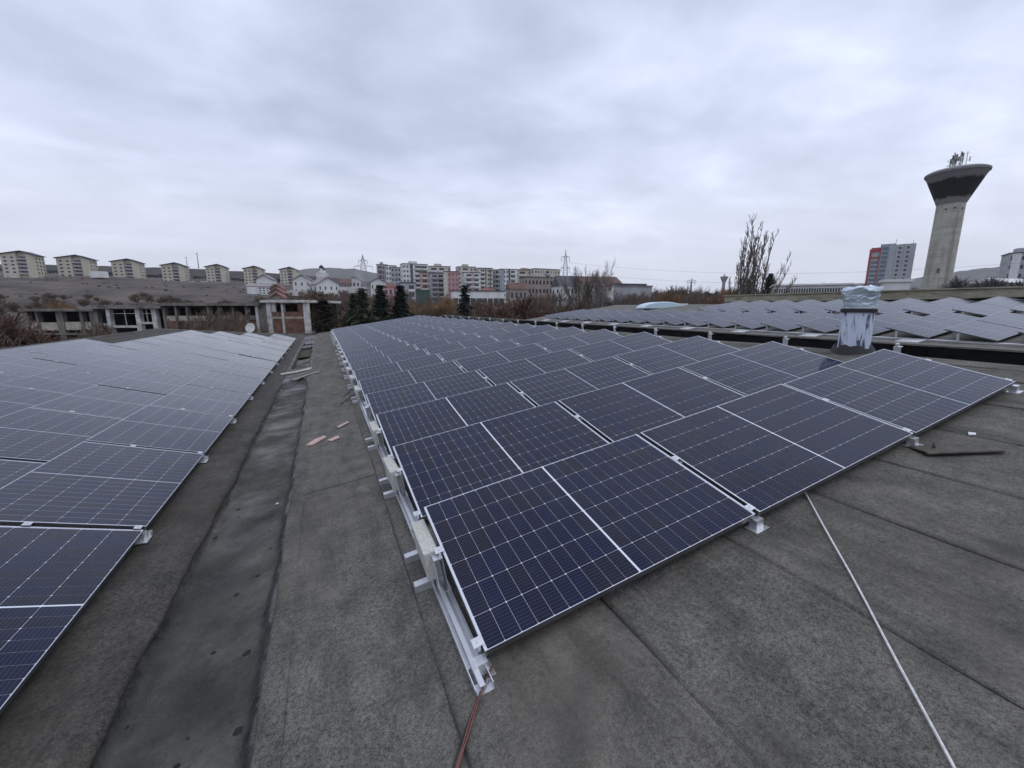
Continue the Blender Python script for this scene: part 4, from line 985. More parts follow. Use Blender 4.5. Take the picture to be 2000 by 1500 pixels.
# pale arched rooflight on the upper part of the far roof
k = NT('pale_dome'); k.set(Base_Color=(.50, .64, .70), Roughness=.35)
dm = empty('arched_rooflight', frame(Vector((22.2, 22.4, zF(22.2) - .02)), right, fwd0, UP)); tag(dm, 'pale blue arched rooflight on the far roof beyond the panels', 'rooflight')
m = MB(); rows = []
for i in range(17):
    t = math.pi * i / 16; rows.append([(-1.45 * math.cos(t), y, .46 * math.sin(t) * (1 if 0 < y < 2 else .9)) for y in (0, .08, 1, 1.9, 2)])
m.grid(rows); m.v.append((0, 0, 0)); c0 = len(m.v) - 1; m.f += [(c0, (i + 1) * 5, i * 5) for i in range(16)]; m.mi += [0] * 16
obj('vault', m.mesh('vault', 'pale_dome', False), dm); m = MB(); m.box((1.2, .2, 0), (1.75, .8, .34)); obj('housing', m.mesh('housing', 'white_wall'), dm)
m = MB(); m.tube([(1.25, .19, .05), (1.25, .19, .30)], .02, 5); obj('handle', m.mesh('handle', 'dark_wall'), dm)

# ------------------------------------------------------------------ water tower
WTD = 145
base = at(1827, 565, WTD); top_c = at(1871, 340, WTD)
wx, wy = base.x, base.y
zt_ = lambda y: at(1850, y + 10 * max(0, 1 - (y - 340) / 225), WTD).z
k = NT('tower_concrete')
st = k.noise(.5, 6, .7, k.mapped((1, 1, .35))); ring = k.noise(.9, 4, .6, k.mapped((.15, .15, 1)))
c_ = k.ramp(st, [(.3, (.30, .29, .245)), (.55, (.43, .42, .36)), (.75, (.52, .51, .455))])
szt = k.n('ShaderNodeSeparateXYZ'); k.l(k.obj(), szt.inputs[0])
lift = k.math('LESS_THAN', k.math('MODULO', szt.outputs[2], 2.4), .14)
c_ = k.mix(.45, c_, k.ramp(ring, [(.3, (.65, .66, .64)), (.65, (1.15, 1.15, 1.12))]), 'MULTIPLY')
drip = k.noise(1.1, 5, .65, k.mapped((1, 1, .06)))
c_ = k.mix(.4, c_, k.ramp(drip, [(.32, (.55, .54, .50)), (.5, (1, 1, 1))]), 'MULTIPLY')
k.set(Base_Color=k.mix(k.math('MULTIPLY', lift, .35), c_, (.10, .095, .08)), Roughness=.92)
k = NT('tower_cone')
sz_ = k.n('ShaderNodeSeparateXYZ'); k.l(k.obj(), sz_.inputs[0])
ZC0, ZC1 = zt_(400) - GZ, zt_(336) - GZ
hrel = k.math('DIVIDE', k.math('SUBTRACT', sz_.outputs[2], ZC0), ZC1 - ZC0)
hw_ = k.math('ADD', hrel, k.math('MULTIPLY', k.math('SUBTRACT', k.noise(.45, 6, .75), .5), .34))
c_ = k.ramp(hw_, [(.14, (.20, .20, .19)), (.19, (.010, .011, .012)), (.66, (.005, .006, .007)), (.72, (.14, .145, .14)), (.95, (.22, .225, .22))])
k.set(Base_Color=k.mix(.35, c_, k.ramp(k.noise(1.2, 5, .7), [(.3, (.5, .5, .5)), (.7, (1.3, 1.3, 1.3))]), 'MULTIPLY'), Roughness=.9)
mottled('lichen', (.25, .27, .24), (.42, .43, .40), 1.5, .95)
wt_ = empty('water_tower', loc=(wx, wy, GZ)); tag(wt_, 'concrete water tower with flared dark tank top', 'water tower')
z_ = lambda y: zt_(y) - GZ
m = MB(); m.lathe([(4.05, 0), (3.72, z_(560)), (3.62, z_(500)), (3.58, z_(400))], 40); obj('shaft', m.mesh('shaft', 'tower_concrete', True), wt_)
m = MB(); m.lathe([(3.62, z_(400)), (3.68, z_(399)), (4.2, z_(391)), (7.15, z_(349)), (7.55, z_(345)), (7.85, z_(343.5)), (7.9, z_(340)), (7.65, z_(338.5)), (6.8, z_(336)), (3.2, z_(333)), (0, z_(331))], 48)
cn = obj('tank', m.mesh('tank', 'tower_cone', True), wt_); cn.data.polygons.foreach_set('use_smooth', [False] * len(cn.data.polygons))
cn.location = (0, 0, 0)
for ang, y in ((-.3, 410), (.3, 409), (.9, 411), (-.05, 529)):
    t = math.atan2(-wy, -wx) + ang; m = MB(); s2 = .25 if y < 500 else .35
    m.box((-.1, -s2, -s2 * (1 if y < 500 else 2.2)), (.1, s2, s2 * (1 if y < 500 else 2.2))); obj('opening', m.mesh('opening', 'dark_wall'), wt_, Matrix.Rotation(t, 4, 'Z').to_4x4() @ T(0, 0, 0) if False else T(3.68 * math.cos(t), 3.68 * math.sin(t), z_(y)) @ Matrix.Rotation(t, 4, 'Z'))
t = math.atan2(-wy, -wx) + .55; m = MB()
for s_ in (-.25, .25): m.tube([(4.1, s_, 6), (3.95, s_, z_(560)), (3.86, s_, z_(402))], .04, 4)
for q in range(60): zz_ = 6.5 + q * (z_(404) - 6.5) / 60; m.tube([(3.98, -.25, zz_), (3.98, .25, zz_)], .025, 3)
obj('ladder', m.mesh('ladder', 'dark_wall'), wt_, Matrix.Rotation(t, 4, 'Z'))
# antenna cluster and mast on the tank
m = MB(); ra = random.Random(3); ztop = z_(334)
for i in range(20):
    t = ra.uniform(0, 6.28); d = ra.uniform(.4, 1.9); x, y = d * math.cos(t), d * math.sin(t); hh = ra.uniform(2.8, 5.2)
    m.tube([(x, y, ztop - 1), (x, y, ztop + hh)], .06, 5)
    for q in range(2): zz_ = ztop + ra.uniform(1.2, hh - .6); m.box((x - .2, y - .12, zz_), (x + .2, y + .12, zz_ + ra.uniform(.7, 1.5)))
for zz_ in (1.3, 2.8): m.lathe([(1.95, ztop + zz_), (1.95, ztop + zz_ + .1), (1.85, ztop + zz_ + .1)], 18)
off = -right * 1.2
obj('antenna_cluster', m.mesh('antenna_cluster', 'lichen'), wt_, T(off.x - .2, off.y, 0))
m = MB(); b_ = right * 2.4; m.tube([(b_.x, b_.y, ztop - .5), (b_.x, b_.y, ztop + 5.6)], .10, 6)
q1 = b_ - right * 1.1; q2 = b_ + right * 1.1; m.tube([(q1.x, q1.y, ztop + 4.8), (q2.x, q2.y, ztop + 5.2)], .05, 5); m.tube([(q1.x, q1.y, ztop + 3.2), (q1.x, q1.y, ztop + 5.0)], .07, 5); m.tube([(q2.x, q2.y, ztop + 2.6), (q2.x, q2.y, ztop + 4.0)], .16, 6); m.tube([(b_.x, b_.y, ztop + 2.9), (q2.x, q2.y, ztop + 3.1)], .05, 5)
obj('mast', m.mesh('mast', 'lichen'), wt_)
# distant second water tower
p = at(1413, 560, 620); w2 = empty('water_tower', loc=(p.x, p.y, GZ)); tag(w2, 'tiny pale water tower on the far horizon behind the brown trees', 'water tower')
z2 = lambda y: at(1413, y, 620).z - GZ
m = MB(); m.lathe([(2.6, 0), (2.2, z2(551))], 16); obj('shaft', m.mesh('shaft', 'roof_pale', True), w2); m = MB(); m.lathe([(2.2, z2(552)), (5.6, z2(542)), (5.6, z2(540.5)), (1.4, z2(539.5)), (.8, z2(536))], 20); obj('tank', m.mesh('tank', 'roof_pale', True), w2)
# ------------------------------------------------------------------ the ruined concrete-frame building
mottled('ruin_concrete', (.075, .068, .058), (.235, .215, .19), .9, .95, bump=.4, bscale=4, bdist=.05, streak=(1, 1, .4)); mottled('ruin_white', (.30, .29, .27), (.62, .61, .58), 1.1, .9, lo=.3, hi=.6); mottled('ruin_cream', (.30, .27, .21), (.50, .46, .37), .8, .9)
mottled('ruin_brick', (.09, .05, .04), (.23, .12, .085), 1.6, .95, bump=.5, bscale=12, bdist=.04); mottled('ruin_gloom', (.035, .032, .03), (.07, .065, .06), .6, .95)  # the last one paints the gloom behind the openings into the inner walls
RD = 55
RA, RB = at(42, 600, RD), at(603, 600, RD); RA.z = RB.z = 0
ru = (RB - RA); RLEN = ru.length; ru.normalize(); rn = Vector((-ru.y, ru.x, 0))
rr_ = empty('ruined_building', frame(Vector((RA.x, RA.y, GZ)), ru, rn, UP)); tag(rr_, 'roofless-looking concrete frame ruin with empty openings beyond the roof', 'building')
rx = lambda px: (px - 42) / 561 * RLEN
rz = lambda py: at(300, py, RD).z - GZ
rj = random.Random(9)
def rbox(n, p0, p1, ytop, ybot, mat, y0=0.0, y1=.4, lean=0):
    m = MB(); segs = 3; 
    x0, x1, z0, z1 = rx(p0), rx(p1), rz(ybot), rz(ytop)
    m.box((x0, y0, z0), (x1, y1, z1)); 
    return obj(n, m.mesh(n, mat), rr_)
for p0, p1, yt in ((42, 186, 603), (186.5, 318, 597.5), (318.5, 512, 592), (512.5, 602, 586)):
    rbox('roof_slab', p0, p1, yt, yt + 5, 'ruin_concrete' if p0 < 500 else 'ruin_white', -.5, 11)
    rbox('floor_slab', p0 + .2, p1 - .2, 651, 655, 'ruin_concrete', -.1, 11)
    rbox('back_wall', p0 + .4, p1 - .4, yt + 5.1, 760, 'ruin_gloom', 9, 9.4)
for px, w, mat, yt in ((42, 9, 'ruin_concrete', 608), (66, 5, 'ruin_concrete', 608), (106, 13, 'ruin_concrete', 608), (152, 6, 'ruin_concrete', 608), (172, 16, 'ruin_concrete', 608), (205, 7, 'ruin_white', 602), (262, 9, 'ruin_white', 602), (294, 9, 'ruin_white', 602), (316, 5, 'ruin_concrete', 602), (340, 4, 'ruin_concrete', 597), (362, 4, 'ruin_concrete', 597), (403, 6, 'ruin_concrete', 597), (424, 5, 'ruin_concrete', 597), (452, 4, 'ruin_concrete', 597), (478, 5, 'ruin_concrete', 597), (498, 5, 'ruin_white', 597), (520, 9, 'ruin_white', 591), (549, 4, 'ruin_white', 591), (592, 9, 'ruin_white', 591)):
    rbox('column', px, px + w, yt, 650.9, mat, -.05, .55); rbox('column', px + .3, px + w - .3, 655.1, 762, 'ruin_concrete', -.02, .5)
for p0, p1, y0, y1, mat in ((51.1, 105.8, 630, 646, 'ruin_cream'), (119.2, 171.8, 629, 645, 'ruin_cream'), (188, 204.8, 632, 637, 'ruin_white'), (212.2, 261.8, 636, 640.5, 'ruin_white'), (271.2, 293.8, 629, 633, 'ruin_white'), (321.2, 402.8, 617, 627, 'ruin_cream'), (409.2, 497.8, 616, 625, 'ruin_concrete'), (503.2, 519.8, 591.1, 650, 'ruin_concrete'), (529.2, 591.8, 609, 618.5, 'ruin_brick'), (529.2, 591.8, 618.6, 622.5, 'ruin_cream'), (529.2, 591.8, 622.6, 650.8, 'ruin_brick'), (321.2, 497.8, 627.2, 650.8, 'ruin_brick'), (580, 591.7, 591.2, 608.9, 'ruin_brick'), (529.2, 537, 591.2, 608.9, 'ruin_white')):
    rbox('spandrel', p0, p1, y0, y1, mat, .1, .4)
for px in (238, 281): rbox('mullion', px, px + 1.1, 602.6, 635.9 if px < 262 else 628.9, 'ruin_white', .2, .3)
for p0, p1 in ((212.2, 261.8), (271.2, 293.8)):
    for y in (612,): rbox('mullion', p0, p1, y, y + .9, 'ruin_white', .21, .29)
for i in range(14):                                               # broken roof edge
    px = rj.uniform(186, 500); w = rj.uniform(3, 14); yt = (597.4 if px < 318 else 591.9); rbox('rubble', px, min(px + w, 510), yt - rj.uniform(.6, 2.2), yt, 'ruin_concrete', rj.uniform(-.4, 2), rj.uniform(2.2, 6))

rbox('end_wall', 42.2, 44, 608.2, 760, 'ruin_gloom', .6, 9.4)
for px in (112, 180, 318.6): rbox('partition', px, px + 2, 608.2, 760, 'ruin_gloom', .6, 8.9)
# ------------------------------------------------------------------ lattice pylons
mottled('galvanised', (.26, .27, .29), (.36, .37, .39), 1, .6, .3)
def pylon(label, px, ytop, depth, zb, arms, w0, w1):
    p = at(px, ytop, depth); H = p.z - zb
    r = empty('lattice_pylon', frame(Vector((p.x, p.y, zb)), right, fwd0, UP)); tag(r, label, 'pylon')
    wz = lambda z: w0 + (w1 - w0) * min(1, z / (H * .78)) if z < H * .78 else w1 * max(.06, 1 - (z - H * .78) / (H * .22))
    m = MB(); lv = [0]; z = 0
    while z < H: z += max(wz(z) * 1.25, .9); lv.append(min(z, H))
    t = max(.07, depth * .00042)
    for a, b in zip(lv[:-1], lv[1:]):
        wa, wb = wz(a) / 2, wz(b) / 2; ca = [(-wa, -wa, a), (wa, -wa, a), (wa, wa, a), (-wa, wa, a)]; cb = [(-wb, -wb, b), (wb, -wb, b), (wb, wb, b), (-wb, wb, b)]
        for i in range(4):
            j = (i + 1) % 4
            m.tube([ca[i], cb[i]], t, 4, cap=False); m.tube([ca[i], cb[j]], t * .6, 3, cap=False); m.tube([ca[j], cb[i]], t * .6, 3, cap=False); m.tube([cb[i], cb[j]], t * .6, 3, cap=False)
    obj('lattice_mast', m.mesh('lattice_mast', 'galvanised'), r)
    for ya, half in arms:
        z = at(px, ya, depth).z - zb
        m = MB()
        for s in (-1, 1):
            for dy in (-.4, .4): m.tube([(s * wz(z) / 2, dy, z), (s * half, 0, z + .2)], t * .8, 4); m.tube([(s * wz(z) / 2, dy, z + half * .22), (s * half, 0, z + .2)], t * .8, 4)
            for q in (.35, .7): m.tube([(s * half * q, .15, z), (s * half * q, .15, z + half * .22 * (1 - q) + .2)], t * .5, 3)
            m.tube([(s * half, 0, z + .2), (s * half, 0, z - 2.2)], t * 1.3, 4)
        obj('cross_arm', m.mesh('cross_arm', 'galvanised'), r)
    return r
pylon('lattice pylon with wide arms standing above the smoke', 708, 497, 300, gz(708, 300) - 1, ((520.5, 6.8), (509, 3.2)), 7, 2.6)
pylon('slender lattice pylon right of the apartment estate', 1105, 488, 200, -6, ((502, 1.9), (523, 2.1)), 5, 1.7)
pylon('small far pylon behind the brown treeline', 1351, 543, 420, GZ, ((548, 4.5), (552, 3.6)), 4, 1.4)
mottled('wire', (.10, .10, .11), (.14, .14, .15), 1, .7)
for i, (xa, ya, da, xb, yb, db, sag, lab) in enumerate(((1111, 513, 200, 2120, 503, 130, 5.0, 'upper power line crossing the sky right of the pylon'), (1111, 533, 200, 2120, 536, 130, 4.0, 'lower power line crossing the sky right of the pylon'))):
    A_, B_ = at(xa, ya, da), at(xb, yb, db); m = MB()
    m.tube([A_.lerp(B_, t / 40) - Vector((0, 0, sag * 4 * (t / 40) * (1 - t / 40))) for t in range(41)], .03, 4); tag(obj('power_line', m.mesh('power_line', 'wire')), lab, 'power line')

# ------------------------------------------------------------------ trees
for nm, a, b in (('bark', (.065, .054, .046), (.13, .112, .098)), ('twig_grey', (.085, .070, .060), (.17, .145, .125)), ('twig_brown', (.085, .060, .043), (.175, .125, .090)), ('twig_red', (.080, .046, .034), (.17, .100, .072)), ('twig_orange', (.15, .085, .034), (.29, .17, .07)), ('twig_dark', (.030, .029, .030), (.06, .058, .058)), ('twig_pale', (.15, .125, .11), (.27, .235, .21)),
                 ('needle_dark', (.010, .018, .012), (.036, .050, .030)), ('needle_green', (.022, .036, .017), (.065, .085, .040)), ('needle_brown', (.018, .015, .010), (.055, .043, .026))):
    mottled(nm, a, b, .8, .95)
def bare_mesh(seed, spread=.55, up=.35, levels=6, kids=3, r0=.016, trunk=.25, mats='twig_grey', wig=.18):
    """unit-height leafless tree: (trunk mesh, crown mesh)"""
    rg = random.Random(seed); tr, cr_ = MB(), MB()
    def grow(p, d, L, r, lv):
        m = tr if lv <= 1 else cr_
        mid = p + d * L * .5 + Vector((rg.gauss(0, 1), rg.gauss(0, 1), rg.gauss(0, .5))) * L * wig * .35
        q = p + d * L + Vector((rg.gauss(0, 1), rg.gauss(0, 1), 0)) * L * wig * .3
        m.tube([p, mid, q], [r, r * .8, r * .58], 5 if lv <= 1 else 3, cap=False)
        if lv >= levels: return
        n = kids + (rg.random() < .35)
        for i in range(n):
            t = 1.0 if i == 0 else rg.uniform(.45, 1.0)
            s = (p.lerp(mid, t * 2) if t < .5 else mid.lerp(q, t * 2 - 1))
            az = rg.uniform(0, 6.283); sp = spread * (rg.uniform(.55, 1.25) if i else rg.uniform(.1, .5))
            sd = Vector((math.cos(az), math.sin(az), 0)); nd = (d + sd * sp + Vector((0, 0, up * .35))).normalized()
            grow(s, nd, L * rg.uniform(.62, .86), r * (.62 if i else .72), lv + 1)
    grow(Vector((0, 0, 0)), Vector((rg.gauss(0, .04), rg.gauss(0, .04), 1)).normalized(), trunk, r0, 0)
    zmax = max(v[2] for v in cr_.v)
    for m in (tr, cr_): m.v = [(x / zmax, y / zmax, z / zmax) for x, y, z in m.v]
    return tr.mesh('trunk', 'bark'), cr_.mesh('crown', mats)
def stem_mesh(seed, n=9, wide=.13, lean=.05, mat='twig_grey', twigs=26):
    """unit-height leafless poplar: many steep stems from one foot, short steep twigs"""
    rg = random.Random(seed); tr, c = MB(), MB(); tr.tube([(0, 0, 0), (.002, 0, .08), (.004, 0, .17)], [.030, .024, .020], 8)
    for i in range(n):
        az = rg.uniform(0, 6.283); top = rg.uniform(.5, .97) if i else 1.0; out_ = wide * rg.uniform(.2, 1.0); s0 = rg.uniform(.03, .20)
        ph_ = rg.uniform(0, 6)
        pts = []
        for k_ in range(13):
            t = k_ / 12; w_ = .012 * t; pts.append(Vector((math.cos(az) * out_ * t ** .7 + lean * t ** 1.2 + w_ * math.sin(t * 11 + ph_), math.sin(az) * out_ * t ** .7 + w_ * math.cos(t * 9 + ph_), s0 + (top - s0) * t)))
        c.tube(pts, [.0085 * (1 - .9 * k_ / 12) for k_ in range(13)], 4, cap=False)
        for q in range(twigs):
            t = rg.uniform(.12, .99); k_ = int(t * 12); p = pts[k_].lerp(pts[min(k_ + 1, 12)], t * 12 - k_); a2 = rg.uniform(0, 6.283); L = rg.uniform(.04, .12) * (1.1 - .7 * t)
            d = Vector((math.cos(a2) * .38, math.sin(a2) * .38, 1)).normalized(); q1 = p + d * L + Vector((0, 0, .25 * L)); c.tube([p, p.lerp(q1, .5) + Vector((math.cos(a2), math.sin(a2), 0)) * .10 * L, q1], [.0022, .0016, .0008], 3, cap=False)
            for w in range(3):
                b = p.lerp(q1, rg.uniform(.25, .95)); a3 = rg.uniform(0, 6.283); c.tube([b, b + Vector((math.cos(a3) * .5, math.sin(a3) * .5, 1)) * L * rg.uniform(.3, .55)], [.0011, .0006], 3, cap=False)
    return tr.mesh('trunk', 'bark'), c.mesh('crown', mat)
def conifer_mesh(seed, width=.22, mat='needle_dark', dens=1.0, ragged=.25, low=.06):
    rg = random.Random(seed); tr, c = MB(), MB(); tr.tube([(0, 0, 0), (0, 0, .5), (0, 0, 1)], [.022, .014, .003], 6)
    n = int(46 * dens)
    for i in range(n):
        h = low + (1 - low) * (i / n) ** .9; R_ = width * (1 - h) ** .8 * rg.uniform(1 - ragged, 1 + ragged * .5) + .008
        for b in range(rg.randint(8, 11)):
            az = rg.uniform(0, 6.283); L = R_ * rg.uniform(.6, 1.1); d = Vector((math.cos(az), math.sin(az), 0)); side = Vector((-d.y, d.x, 0))
            dr = rg.uniform(.1, .5)
            for s in range(4):
                t0, t1 = s / 4, (s + 1) / 4; a = d * L * t0 + Vector((0, 0, h - dr * L * t0 ** 1.5)); e_ = d * L * t1 + Vector((0, 0, h - dr * L * t1 ** 1.5 + rg.gauss(0, .004)))
                w = (.030 * (1 - t0 * .6) + .004) * rg.uniform(.6, 1.3); tl = rg.uniform(-.5, .5) * w
                c.quad(a - side * w + Vector((0, 0, tl)), a + side * w - Vector((0, 0, tl)), e_ + side * w * .7, e_ - side * w * .7)
                dz_ = Vector((0, 0, w * rg.uniform(.8, 1.7)))
                if rg.random() < .75: c.quad(a, e_, e_ - dz_ * .7 + side * tl, a - dz_ - side * tl)
                if rg.random() < .6:
                    o = a.lerp(e_, .5); f2 = side * rg.choice((-1, 1)) * w * 2.1 + d * w * .9; c.tri(o, o + f2 + Vector((0, 0, -w * .5)), o + d * w * 1.1)
    return tr.mesh('trunk', 'bark'), c.mesh('crown', mat)
GR = [bare_mesh(s, mats=m_, spread=sp, levels=6, kids=3) for s, m_, sp in ((1, 'twig_grey', .6), (2, 'twig_brown', .65), (3, 'twig_grey', .5), (4, 'twig_red', .7), (6, 'twig_brown', .55))]
ORG = [bare_mesh(21, mats='twig_orange', spread=.75, up=.5, levels=6, kids=3, trunk=.16), bare_mesh(22, mats='twig_orange', spread=.8, up=.45, levels=6, kids=3, trunk=.14)]
REDB = [bare_mesh(31, mats='twig_red', spread=.85, up=.4, levels=6, kids=3, trunk=.12), bare_mesh(32, mats='twig_brown', spread=.8, up=.45, levels=6, kids=3, trunk=.12)]
DRK = [bare_mesh(41, mats='twig_dark', spread=.7, up=.4, levels=6, kids=3, trunk=.2), bare_mesh(42, mats='twig_dark', spread=.65, up=.4, levels=6, kids=3, trunk=.18)]
PALE = bare_mesh(51, mats='twig_pale', spread=.42, up=.75, levels=6, kids=3, trunk=.24, r0=.013)
POP = stem_mesh(5, 20, .10, .025, twigs=46)
POP2 = stem_mesh(6, 8, .06, .0, twigs=50)
SIDE_POP = stem_mesh(8, 9, .15, .38, twigs=50)
SPR = [conifer_mesh(71, .30, 'needle_dark'), conifer_mesh(72, .31, 'needle_dark', ragged=.4), conifer_mesh(73, .34, 'needle_green', ragged=.5), conifer_mesh(74, .23, 'needle_dark', dens=.55, ragged=.6), conifer_mesh(75, .40, 'needle_dark'), conifer_mesh(76, .27, 'needle_brown', dens=1.4, ragged=.15, low=.01)]
def tree(name, meshes, px, ytop, depth, label, group=None, wid=1.0, rot=None, lean=0.0, zb=None, cat='tree'):
    p = at(px, ytop, depth); zb = (gz(px, depth) - .2) if zb is None else zb
    H = p.z - zb
    rg = random.Random(int(px * 7 + depth))
    r = empty(name, T(p.x, p.y, zb) @ Matrix.Rotation(lean, 4, fwd0) @ Matrix.Rotation(rg.uniform(0, 6.28) if rot is None else rot, 4, 'Z') @ Matrix.Diagonal((H * wid, H * wid, H, 1)))
    tag(r, label, cat, group); obj('trunk', meshes[0], r); obj('crown', meshes[1], r); return r
tree('poplar', POP, 1472, 436, 60, 'tall leafless poplar beside the far parapet', wid=1.2, rot=-YAW)
tree('bare_tree', SIDE_POP, 1473, 492, 59, 'bare tree leaning out from the foot of the tall poplar', wid=1.0, rot=-YAW)
tree('poplar', POP2, 1432, 522, 62, 'slim small poplar left of the tall one', wid=.75, rot=0)
tree('fir_tree', SPR[4], 1506, 533, 108, 'dark conical fir at the foot of the tall poplar', wid=1.0)
tree('bare_tree', PALE, 1165, 503, 95, 'tall pale bare tree in front of the long cream house', wid=1.0)
tree('bare_tree', GR[2], 1140, 516, 98, 'pale bare tree adjoining the tallest one by the pylon', wid=.7)
tree('yew_tree', SPR[5], 630, 582, 42, 'dense dark brown-green conifer beside the ruin', wid=1.15)
tree('pine_tree', SPR[2], 706, 561, 58, 'loose mid-green pine, outermost of the conifer group', wid=1.05)
tree('pine_tree', SPR[2], 690, 572, 60, 'shorter green pine at the side of the conifer group', wid=1.0, rot=2)
tree('spruce_tree', SPR[0], 742, 555, 60, 'dark spruce in the middle of the conifer group', wid=1.1)
tree('spruce_tree', SPR[1], 781, 556, 62, 'dark spruce nearest the orange willow', wid=1.1)
tree('spruce_tree', SPR[3], 907, 553, 66, 'thin ragged spruce standing alone right of the orange willow', wid=1.2)
tree('willow_tree', ORG[0], 850, 572, 72, 'rounded orange-twigged willow below the apartment estate', wid=1.1)
tree('willow_tree', ORG[1], 828, 580, 70, 'lower orange willow adjoining the rounded one', wid=1.0)
tree('willow_tree', ORG[0], 880, 584, 66, 'small orange willow between the rounded one and the lone spruce', wid=1.1)
tree('willow_tree', ORG[1], 605, 577, 62, 'orange-brown willow behind the end of the ruin', wid=.9)
tree('bush', REDB[0], 1010, 571, 58, 'large reddish bare bush behind the black roof edge', wid=1.15, cat='bush')
tree('bush', REDB[0], 975, 582, 56, 'smaller reddish bush beside the large one', wid=1.1, cat='bush')
tree('bush', REDB[1], 15, 612, 46, 'brown bare bush at the near end of the ruin', wid=1.2, cat='bush')
tree('bush', REDB[0], -25, 606, 44, 'tall brown bush at the picture edge before the ruin', wid=1.2, cat='bush')
tree('bush', ORG[0], 130, 584, 92, 'ochre bush rising behind the ruin, below the hillside', wid=.7, cat='bush')
tree('bush', ORG[1], 105, 588, 94, 'low ochre bush behind the ruin at its cream panels', wid=1.0, cat='bush')
for i, (px, yt, d) in enumerate(((345, 612, 49), (385, 600, 50), (420, 606, 48), (450, 602, 50), (478, 612, 49), (168, 625, 50), (190, 630, 49), (365, 618, 47), (500, 622, 48), (60, 640, 48))):
    tree('bush', REDB[1] if i % 2 else GR[1], px, yt, d, 'leafless brown bush growing against the front of the ruin', 'bushes growing against the ruin', wid=.9, cat='bush')
rg = random.Random(77)
for i in range(30):                                               # brown treeline to the right of the estate
    px = rg.uniform(1225, 1445); yt = rg.uniform(553, 574) + (6 if px < 1290 else 0); d = rg.uniform(85, 150)
    tree('bare_tree', rg.choice(GR + REDB[:1] + ORG[:1]), px, yt, d, 'bushy brown bare tree in the treeline beyond the far roof', 'trees of the brown treeline', wid=rg.uniform(.9, 1.3))
for i in range(44):                                               # thicket between the roof and the estate
    px = rg.uniform(640, 1230); yt = rg.uniform(567, 598) - (8 if 1060 < px < 1230 else 0); d = rg.uniform(62, 130)
    tree('bare_tree', rg.choice(GR), px, yt, d, 'grey-brown bare tree in the thicket between roof and estate', 'trees of the thicket', wid=rg.uniform(.8, 1.2))
for i in range(26):
    px = rg.uniform(1858, 2060); yt = rg.uniform(537, 553); d = rg.uniform(120, 170)
    tree('bare_tree', rg.choice(DRK), px, yt, d, 'dark tree in the clump right of the water tower', 'dark clump behind the water tower', wid=rg.uniform(.9, 1.3))
for i in range(12):
    px = rg.uniform(1540, 1800); yt = rg.uniform(549, 558); d = rg.uniform(170, 260)
    tree('bare_tree', rg.choice(DRK + GR[:1]), px, yt, d, 'small dark tree on the skyline behind the long factory', 'skyline trees behind the factory', wid=rg.uniform(.9, 1.3))
for i in range(26):
    px = rg.uniform(560, 790); yt = rg.uniform(562, 580); d = rg.uniform(120, 190)
    tree('bare_tree', rg.choice(GR), px, yt, d, 'grey bare tree among the village gardens', 'trees in the village gardens', wid=rg.uniform(.8, 1.2), zb=gz(px, d) - .3)
# far woods on the skyline and hedges, nobody could count them
def mass(name, spots, meshes, label):
    V, Fc, off = [], [], 0
    srcs = []
    for me in meshes:
        v = np.empty(len(me.vertices) * 3); me.vertices.foreach_get('co', v); srcs.append((v.reshape(-1, 3), np.array([list(p.vertices) for p in me.polygons if len(p.vertices) == 4])))
    for i, (p, H, w) in enumerate(spots):
        v, f = srcs[i % len(srcs)]; a = (i * 2.4) % 6.28; c, s = math.cos(a), math.sin(a)
        q = v * np.array([H * w, H * w, H]); q = np.stack([q[:, 0] * c - q[:, 1] * s, q[:, 0] * s + q[:, 1] * c, q[:, 2]], 1) + np.array(p)
        V.append(q); Fc.append(f + off); off += len(q)
    V = np.concatenate(V); Fc = np.concatenate(Fc)
    me = bpy.data.meshes.new(name); me.vertices.add(len(V)); me.vertices.foreach_set('co', V.ravel()); me.loops.add(Fc.size); me.loops.foreach_set('vertex_index', Fc.ravel().astype(np.int32))
    me.polygons.add(len(Fc)); me.polygons.foreach_set('loop_start', np.arange(0, Fc.size, 4, dtype=np.int32)); me.update(calc_edges=True); me.materials.append(meshes[0].materials[0])
    return tag(obj(name, me), label, name.replace('_', ' '), kind='stuff')
LOW = [bare_mesh(s, mats='twig_brown', spread=.95, up=.35, levels=4, kids=4, trunk=.12, r0=.02)[1] for s in (81, 82, 83)]
LOWR = [bare_mesh(s, mats='twig_red', spread=.95, up=.35, levels=4, kids=4, trunk=.12, r0=.02)[1] for s in (84, 85)]
LOWD = [bare_mesh(s, mats='twig_dark', spread=1.1, up=.3, levels=4, kids=4, trunk=.10, r0=.03)[1] for s in (86, 87)]
def spots(n, x0, x1, d0, d1, h0, h1, w=1.4, sd=1):
    g = random.Random(sd); out = []
    for _ in range(n):
        px, d = g.uniform(x0, x1), g.uniform(d0, d1); p = at(px, 600, d); p.z = gz(px, d) - .3; out.append((tuple(p), g.uniform(h0, h1), w * g.uniform(.8, 1.2)))
    return out
mass('scrub', spots(420, 600, 1460, 64, 140, 4.5, 9.0, sd=2), LOW, 'brown leafless scrub filling the ground beyond the roof')
mass('scrub', spots(110, 820, 1200, 46, 70, 3.5, 7.5, sd=3) + spots(40, 640, 820, 40, 52, 2.5, 5.0, sd=13), LOWR, 'reddish leafless scrub close behind the roof edge')
mass('scrub', spots(260, -200, 620, 62, 140, 1.5, 4.5, sd=6), LOW, 'dry brush on the slope behind the ruin')
mass('hilltop_wood', spots(700, -300, 640, 480, 530, 2.5, 5.0, 1.5, sd=4), LOWD, 'dark leafless wood along the hilltop behind the blocks')
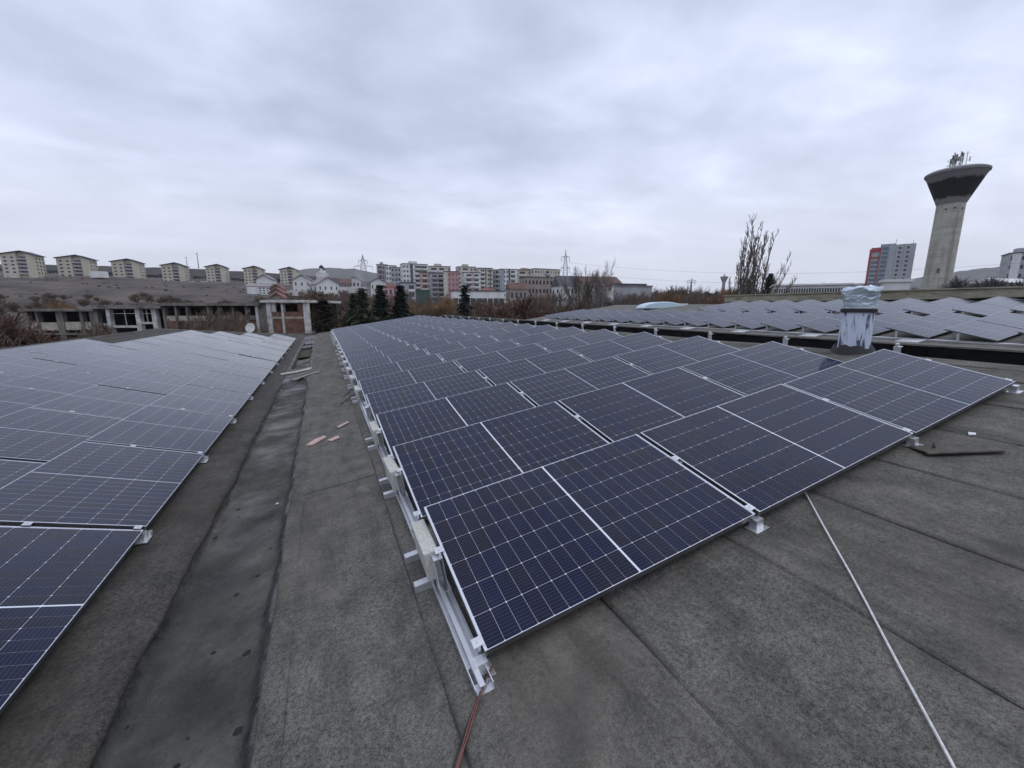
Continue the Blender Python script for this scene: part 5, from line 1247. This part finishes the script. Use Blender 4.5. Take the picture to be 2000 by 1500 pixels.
mass('hillside_scrub', spots(170, -100, 620, 150, 350, .5, 1.4, 2.0, sd=5), LOW, 'low dry scrub dotted over the hillside')
mass('far_treeline', spots(240, 1180, 1720, 220, 520, 8, 17, 1.2, sd=7), LOWD, 'dark far treeline along the flat horizon')

# parked cars on the terrace: small, still with body, glass and wheels
mottled('car_pale', (.55, .56, .58), (.7, .71, .73), 1, .35)
mottled('car_dark', (.05, .05, .06), (.09, .09, .10), 1, .35)
cb = MB(); cb.prism([(0, .35), (4.3, .35), (4.35, .85), (3.3, .95), (0.05, .95)], -.85, .85); CB1, CB2 = cb.mesh('body', 'car_pale'), cb.mesh('body', 'car_dark')
cg = MB(); cg.prism([(.3, .95), (3.2, .95), (2.5, 1.45), (.8, 1.45)], -.75, .75); CG = cg.mesh('cabin_glass', 'window_glass')
cw = MB(); cw.tube([(0, -.1, 0), (0, .1, 0)], .33, 12); CW = cw.mesh('wheel', 'rubber')
for i, px in enumerate((366, 372, 379, 387, 395, 181, 186, 205)):
    d = float(np.interp(px, COLX, ZH)) + 4; p = at(px, 550, d); p.z = gz(px, d) + .4
    r = empty('parked_car', frame(p, right, fwd0, UP)); tag(r, 'small parked car on the terrace below the hillside blocks', 'car', 'cars parked along the terrace')
    obj('body', CB2 if i % 3 == 2 else CB1, r); obj('cabin_glass', CG, r)
    for x in (.8, 3.5):
        for y in (-.8, .8): obj('wheel', CW, r, T(x, y, .33))

# smoke drifting from a chimney in the village
k = NT('smoke'); k.t.nodes.remove(k.b); out = k.t.nodes['Material Output']
pv = k.n('ShaderNodeVolumePrincipled'); pv.inputs['Color'].default_value = (.95, .95, .97, 1); pv.inputs['Density'].default_value = .05; k.l(pv.outputs[0], out.inputs['Volume'])
p = at(712, 562, 235); m = MB()
prof = [(.6, 0), (1.4, 1.5), (2.2, 4), (2.6, 6.5), (2.2, 8.5), (.9, 10.2), (.05, 10.8)]
m.lathe([(.02, -.1)] + prof, 18, wob=lambda t, z: .22 * math.sin(2 * t + z) + .15 * math.sin(5 * t - z * 1.7))
m.v = [(x - z * .35 + .5 * math.sin(z * .8), y, z) for x, y, z in m.v]
tag(obj('smoke', m.mesh('smoke', 'smoke', True), None, T(*p)), 'white chimney smoke rising among the village houses', 'smoke', kind='stuff')

# ------------------------------------------------------------------ the winter air
k = NT('haze'); k.t.nodes.remove(k.b); out = k.t.nodes['Material Output']
pv = k.n('ShaderNodeVolumePrincipled'); pv.inputs['Color'].default_value = (.90, .94, 1.0, 1); pv.inputs['Density'].default_value = .00011; k.l(pv.outputs[0], out.inputs['Volume'])
m = MB(); m.box((-4700, -4700, -80), (4700, 4700, 330)); tag(obj('haze', m.mesh('haze', 'haze')), 'thin pale winter haze over the whole town', 'haze', kind='stuff')
